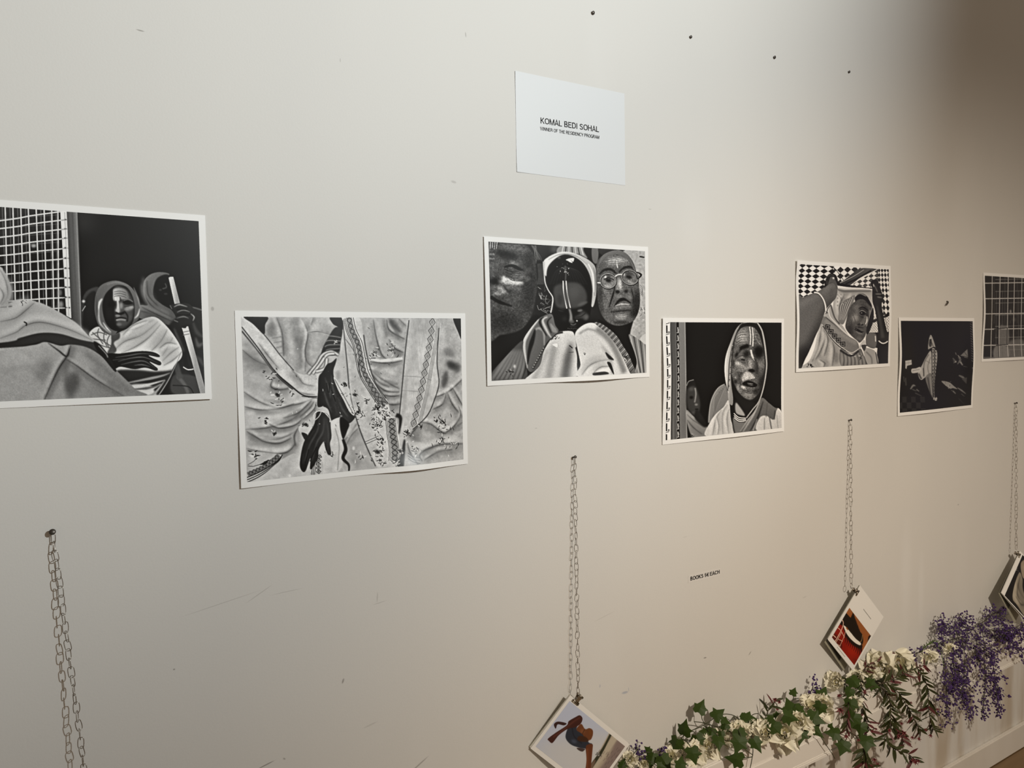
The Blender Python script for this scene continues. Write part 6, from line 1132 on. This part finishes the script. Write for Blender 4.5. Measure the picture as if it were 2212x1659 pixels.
# ---- violet sprays: wiry twigs with very many tiny buds
ico = [(0, 0, 1), (.89, 0, .45), (.28, .85, .45), (-.72, .53, .45), (-.72, -.53, .45), (.28, -.85, .45), (.72, .53, -.45), (-.28, .85, -.45), (-.89, 0, -.45), (-.28, -.85, -.45), (.72, -.53, -.45), (0, 0, -1)]
icf = [(0, 1, 2), (0, 2, 3), (0, 3, 4), (0, 4, 5), (0, 5, 1), (1, 6, 2), (2, 7, 3), (3, 8, 4), (4, 9, 5), (5, 10, 1), (2, 6, 7), (3, 7, 8), (4, 8, 9), (5, 9, 10), (1, 10, 6), (6, 11, 7), (7, 11, 8), (8, 11, 9), (9, 11, 10), (10, 11, 6)]
def violet(label, line, n, reach, seed, tf=Z3, hang=-.125, near=-.035, droop=.3, bud=.0027):
    rng = random.Random(seed); P = [place(*tf(x, y), near, hang) for x, y in line]; C_ = sp3(P, 8); base = P[0]; t = thing('violet_spray', label, 'flower', base, 'violet bud sprays of the garland')
    st, bd = MB(), MB(); st.tube(C_, .0011, 5); u = tf(1, 0)[0]-tf(0, 0)[0]
    for i in range(n):
        c_ = C_[int(rng.random()**.8*(len(C_)-1))]; j = C_.index(c_); d = (C_[min(j+1, len(C_)-1)]-C_[max(j-1, 0)]).normalized()
        L_ = reach*u*mpp(c_)*rng.uniform(.35, 1.1); v = (d*rng.uniform(.1, .9)+Vector((rng.uniform(-1, 1), rng.uniform(-.7, .35), rng.uniform(-.8, .7)))).normalized()
        e_ = c_+v*L_+Vector((0, 0, -droop*L_)); e_.y = min(e_.y, -.008); m_ = c_.lerp(e_, .5)+Vector((0, 0, .12*L_)); st.tube([c_, m_, e_], .0006, 3, cap=False)
        for q in range(rng.randint(3, 5)):
            w_ = e_+Vector((rng.uniform(-1, 1), rng.uniform(-.8, .5), rng.uniform(-1, .9)))*.0095; w_.y = min(w_.y, -.006); st.tube([e_, w_], .00045, 3, cap=False)
            r_ = bud*rng.uniform(.7, 1.2); g = (w_-e_).normalized(); bd.add([w_+Vector(k)*r_*(1.0 if Vector(k).dot(g) < .3 else 1.35) for k in ico], icf)
    st.build('twigs', vstem_m, t, base); o_ = bd.build('buds', violet_m, t, base, False); o_['kind'] = 'stuff'
vs = [('violet spray lying along the ledge, first of the big violet mass', [(690, 400), (560, 440), (440, 470), (300, 540), (160, 590)], 60, 120), ('violet spray standing against the wall, tallest of the left mass', [(640, 520), (600, 420), (560, 340), (480, 290), (450, 280)], 50, 120), ('violet spray with a loose tuft on top, between the two violet masses', [(680, 470), (690, 380), (660, 280), (640, 220)], 34, 90),
      ('violet spray falling thickest over the left part of the ledge', [(560, 400), (540, 520), (560, 660), (570, 780), (540, 900)], 90, 120), ('violet spray hanging just right of the thickest violet fall', [(640, 420), (660, 560), (660, 700), (650, 840), (620, 980)], 70, 100), ('violet spray whose sparse tip hangs lowest at left', [(470, 600), (480, 760), (490, 900), (490, 1050), (490, 1200)], 40, 95),
      ('violet spray with a wavy tip low below the ledge', [(600, 900), (640, 980), (690, 1060), (715, 1130)], 22, 80), ('violet spray heaped beneath the dark booklet', [(760, 330), (860, 260), (960, 190), (1010, 170)], 66, 130), ('violet spray in the dense heap at far right', [(820, 320), (940, 360), (1040, 380), (1120, 400)], 80, 120),
      ('violet spray hanging in long brownish strands below the heap', [(820, 340), (850, 480), (850, 640), (860, 800), (850, 960), (830, 1130)], 60, 110), ('violet spray hanging rightmost, ending in a full cluster', [(880, 420), (920, 580), (940, 740), (960, 900), (980, 1010)], 64, 105), ('violet spray with a single thin tip below the full cluster', [(900, 900), (950, 1040), (990, 1140)], 14, 60),
      ('violet spray reaching past the right edge of the picture', [(1000, 340), (1100, 360), (1200, 300), (1280, 290)], 34, 110), ('violet spray drooping at the right edge in front of the ledge', [(1040, 440), (1120, 480), (1180, 540), (1240, 590)], 26, 90), ('violet spray filling the gap between the violet masses', [(640, 330), (760, 360), (780, 460), (760, 560), (780, 640)], 50, 100)]
for i, (lb, ln, n, rc) in enumerate(vs): violet(lb, ln, n, rc, 50+i)
violet('tiny violet umbel on a curved stalk above the ivy', [(1990, 400), (2050, 300), (2090, 230)], 9, 90, 80, Z1, -.11, -.03, -.2); violet('loose violet sprig arching over the middle ivy', [(1900, 440), (1990, 400), (2080, 350), (2140, 320)], 9, 80, 81, Z1, -.11, -.03)
violet('violet sprig next to the swimmer booklet', [(200, 1060), (205, 950), (180, 880)], 6, 70, 82, Z1, -.11, -.03, -.1); violet('violet sprig behind the broad ivy leaves at the left', [(400, 1000), (430, 920), (470, 910)], 7, 70, 83, Z1, -.11, -.03, -.1)
# a bright green fern tip in front of the violet mass
P = [place(*Z3(x, y), -.04, -.12) for x, y in ((250, 560), (310, 500), (380, 480), (430, 540), (455, 620), (465, 700))]; C_ = sp3(P, 6)
t = thing('fern_sprig', 'bright green fern tip curving in front of the left violet mass', 'plant', P[0]); stems(t, [P], fern_m, .0012, P[0])
fern_me = lance(fern_m, .1, 9)
for i in range(20):
    c_ = C_[int(i/20*16)]; sd = 1 if i % 2 else -1; y = (CU*.9+CR*(.5*sd)+Vector((0, -.3, 0))).normalized(); z = ((CAM-c_).normalized()); z = (z-y*z.dot(y)).normalized(); x = y.cross(z)
    obj('leaf', fern_me, t, Matrix.Translation(c_-P[0]) @ Matrix(((x.x, y.x, z.x, 0), (x.y, y.y, z.y, 0), (x.z, y.z, z.z, 0), (0, 0, 0, 1))) @ Matrix.Scale(.016, 4))
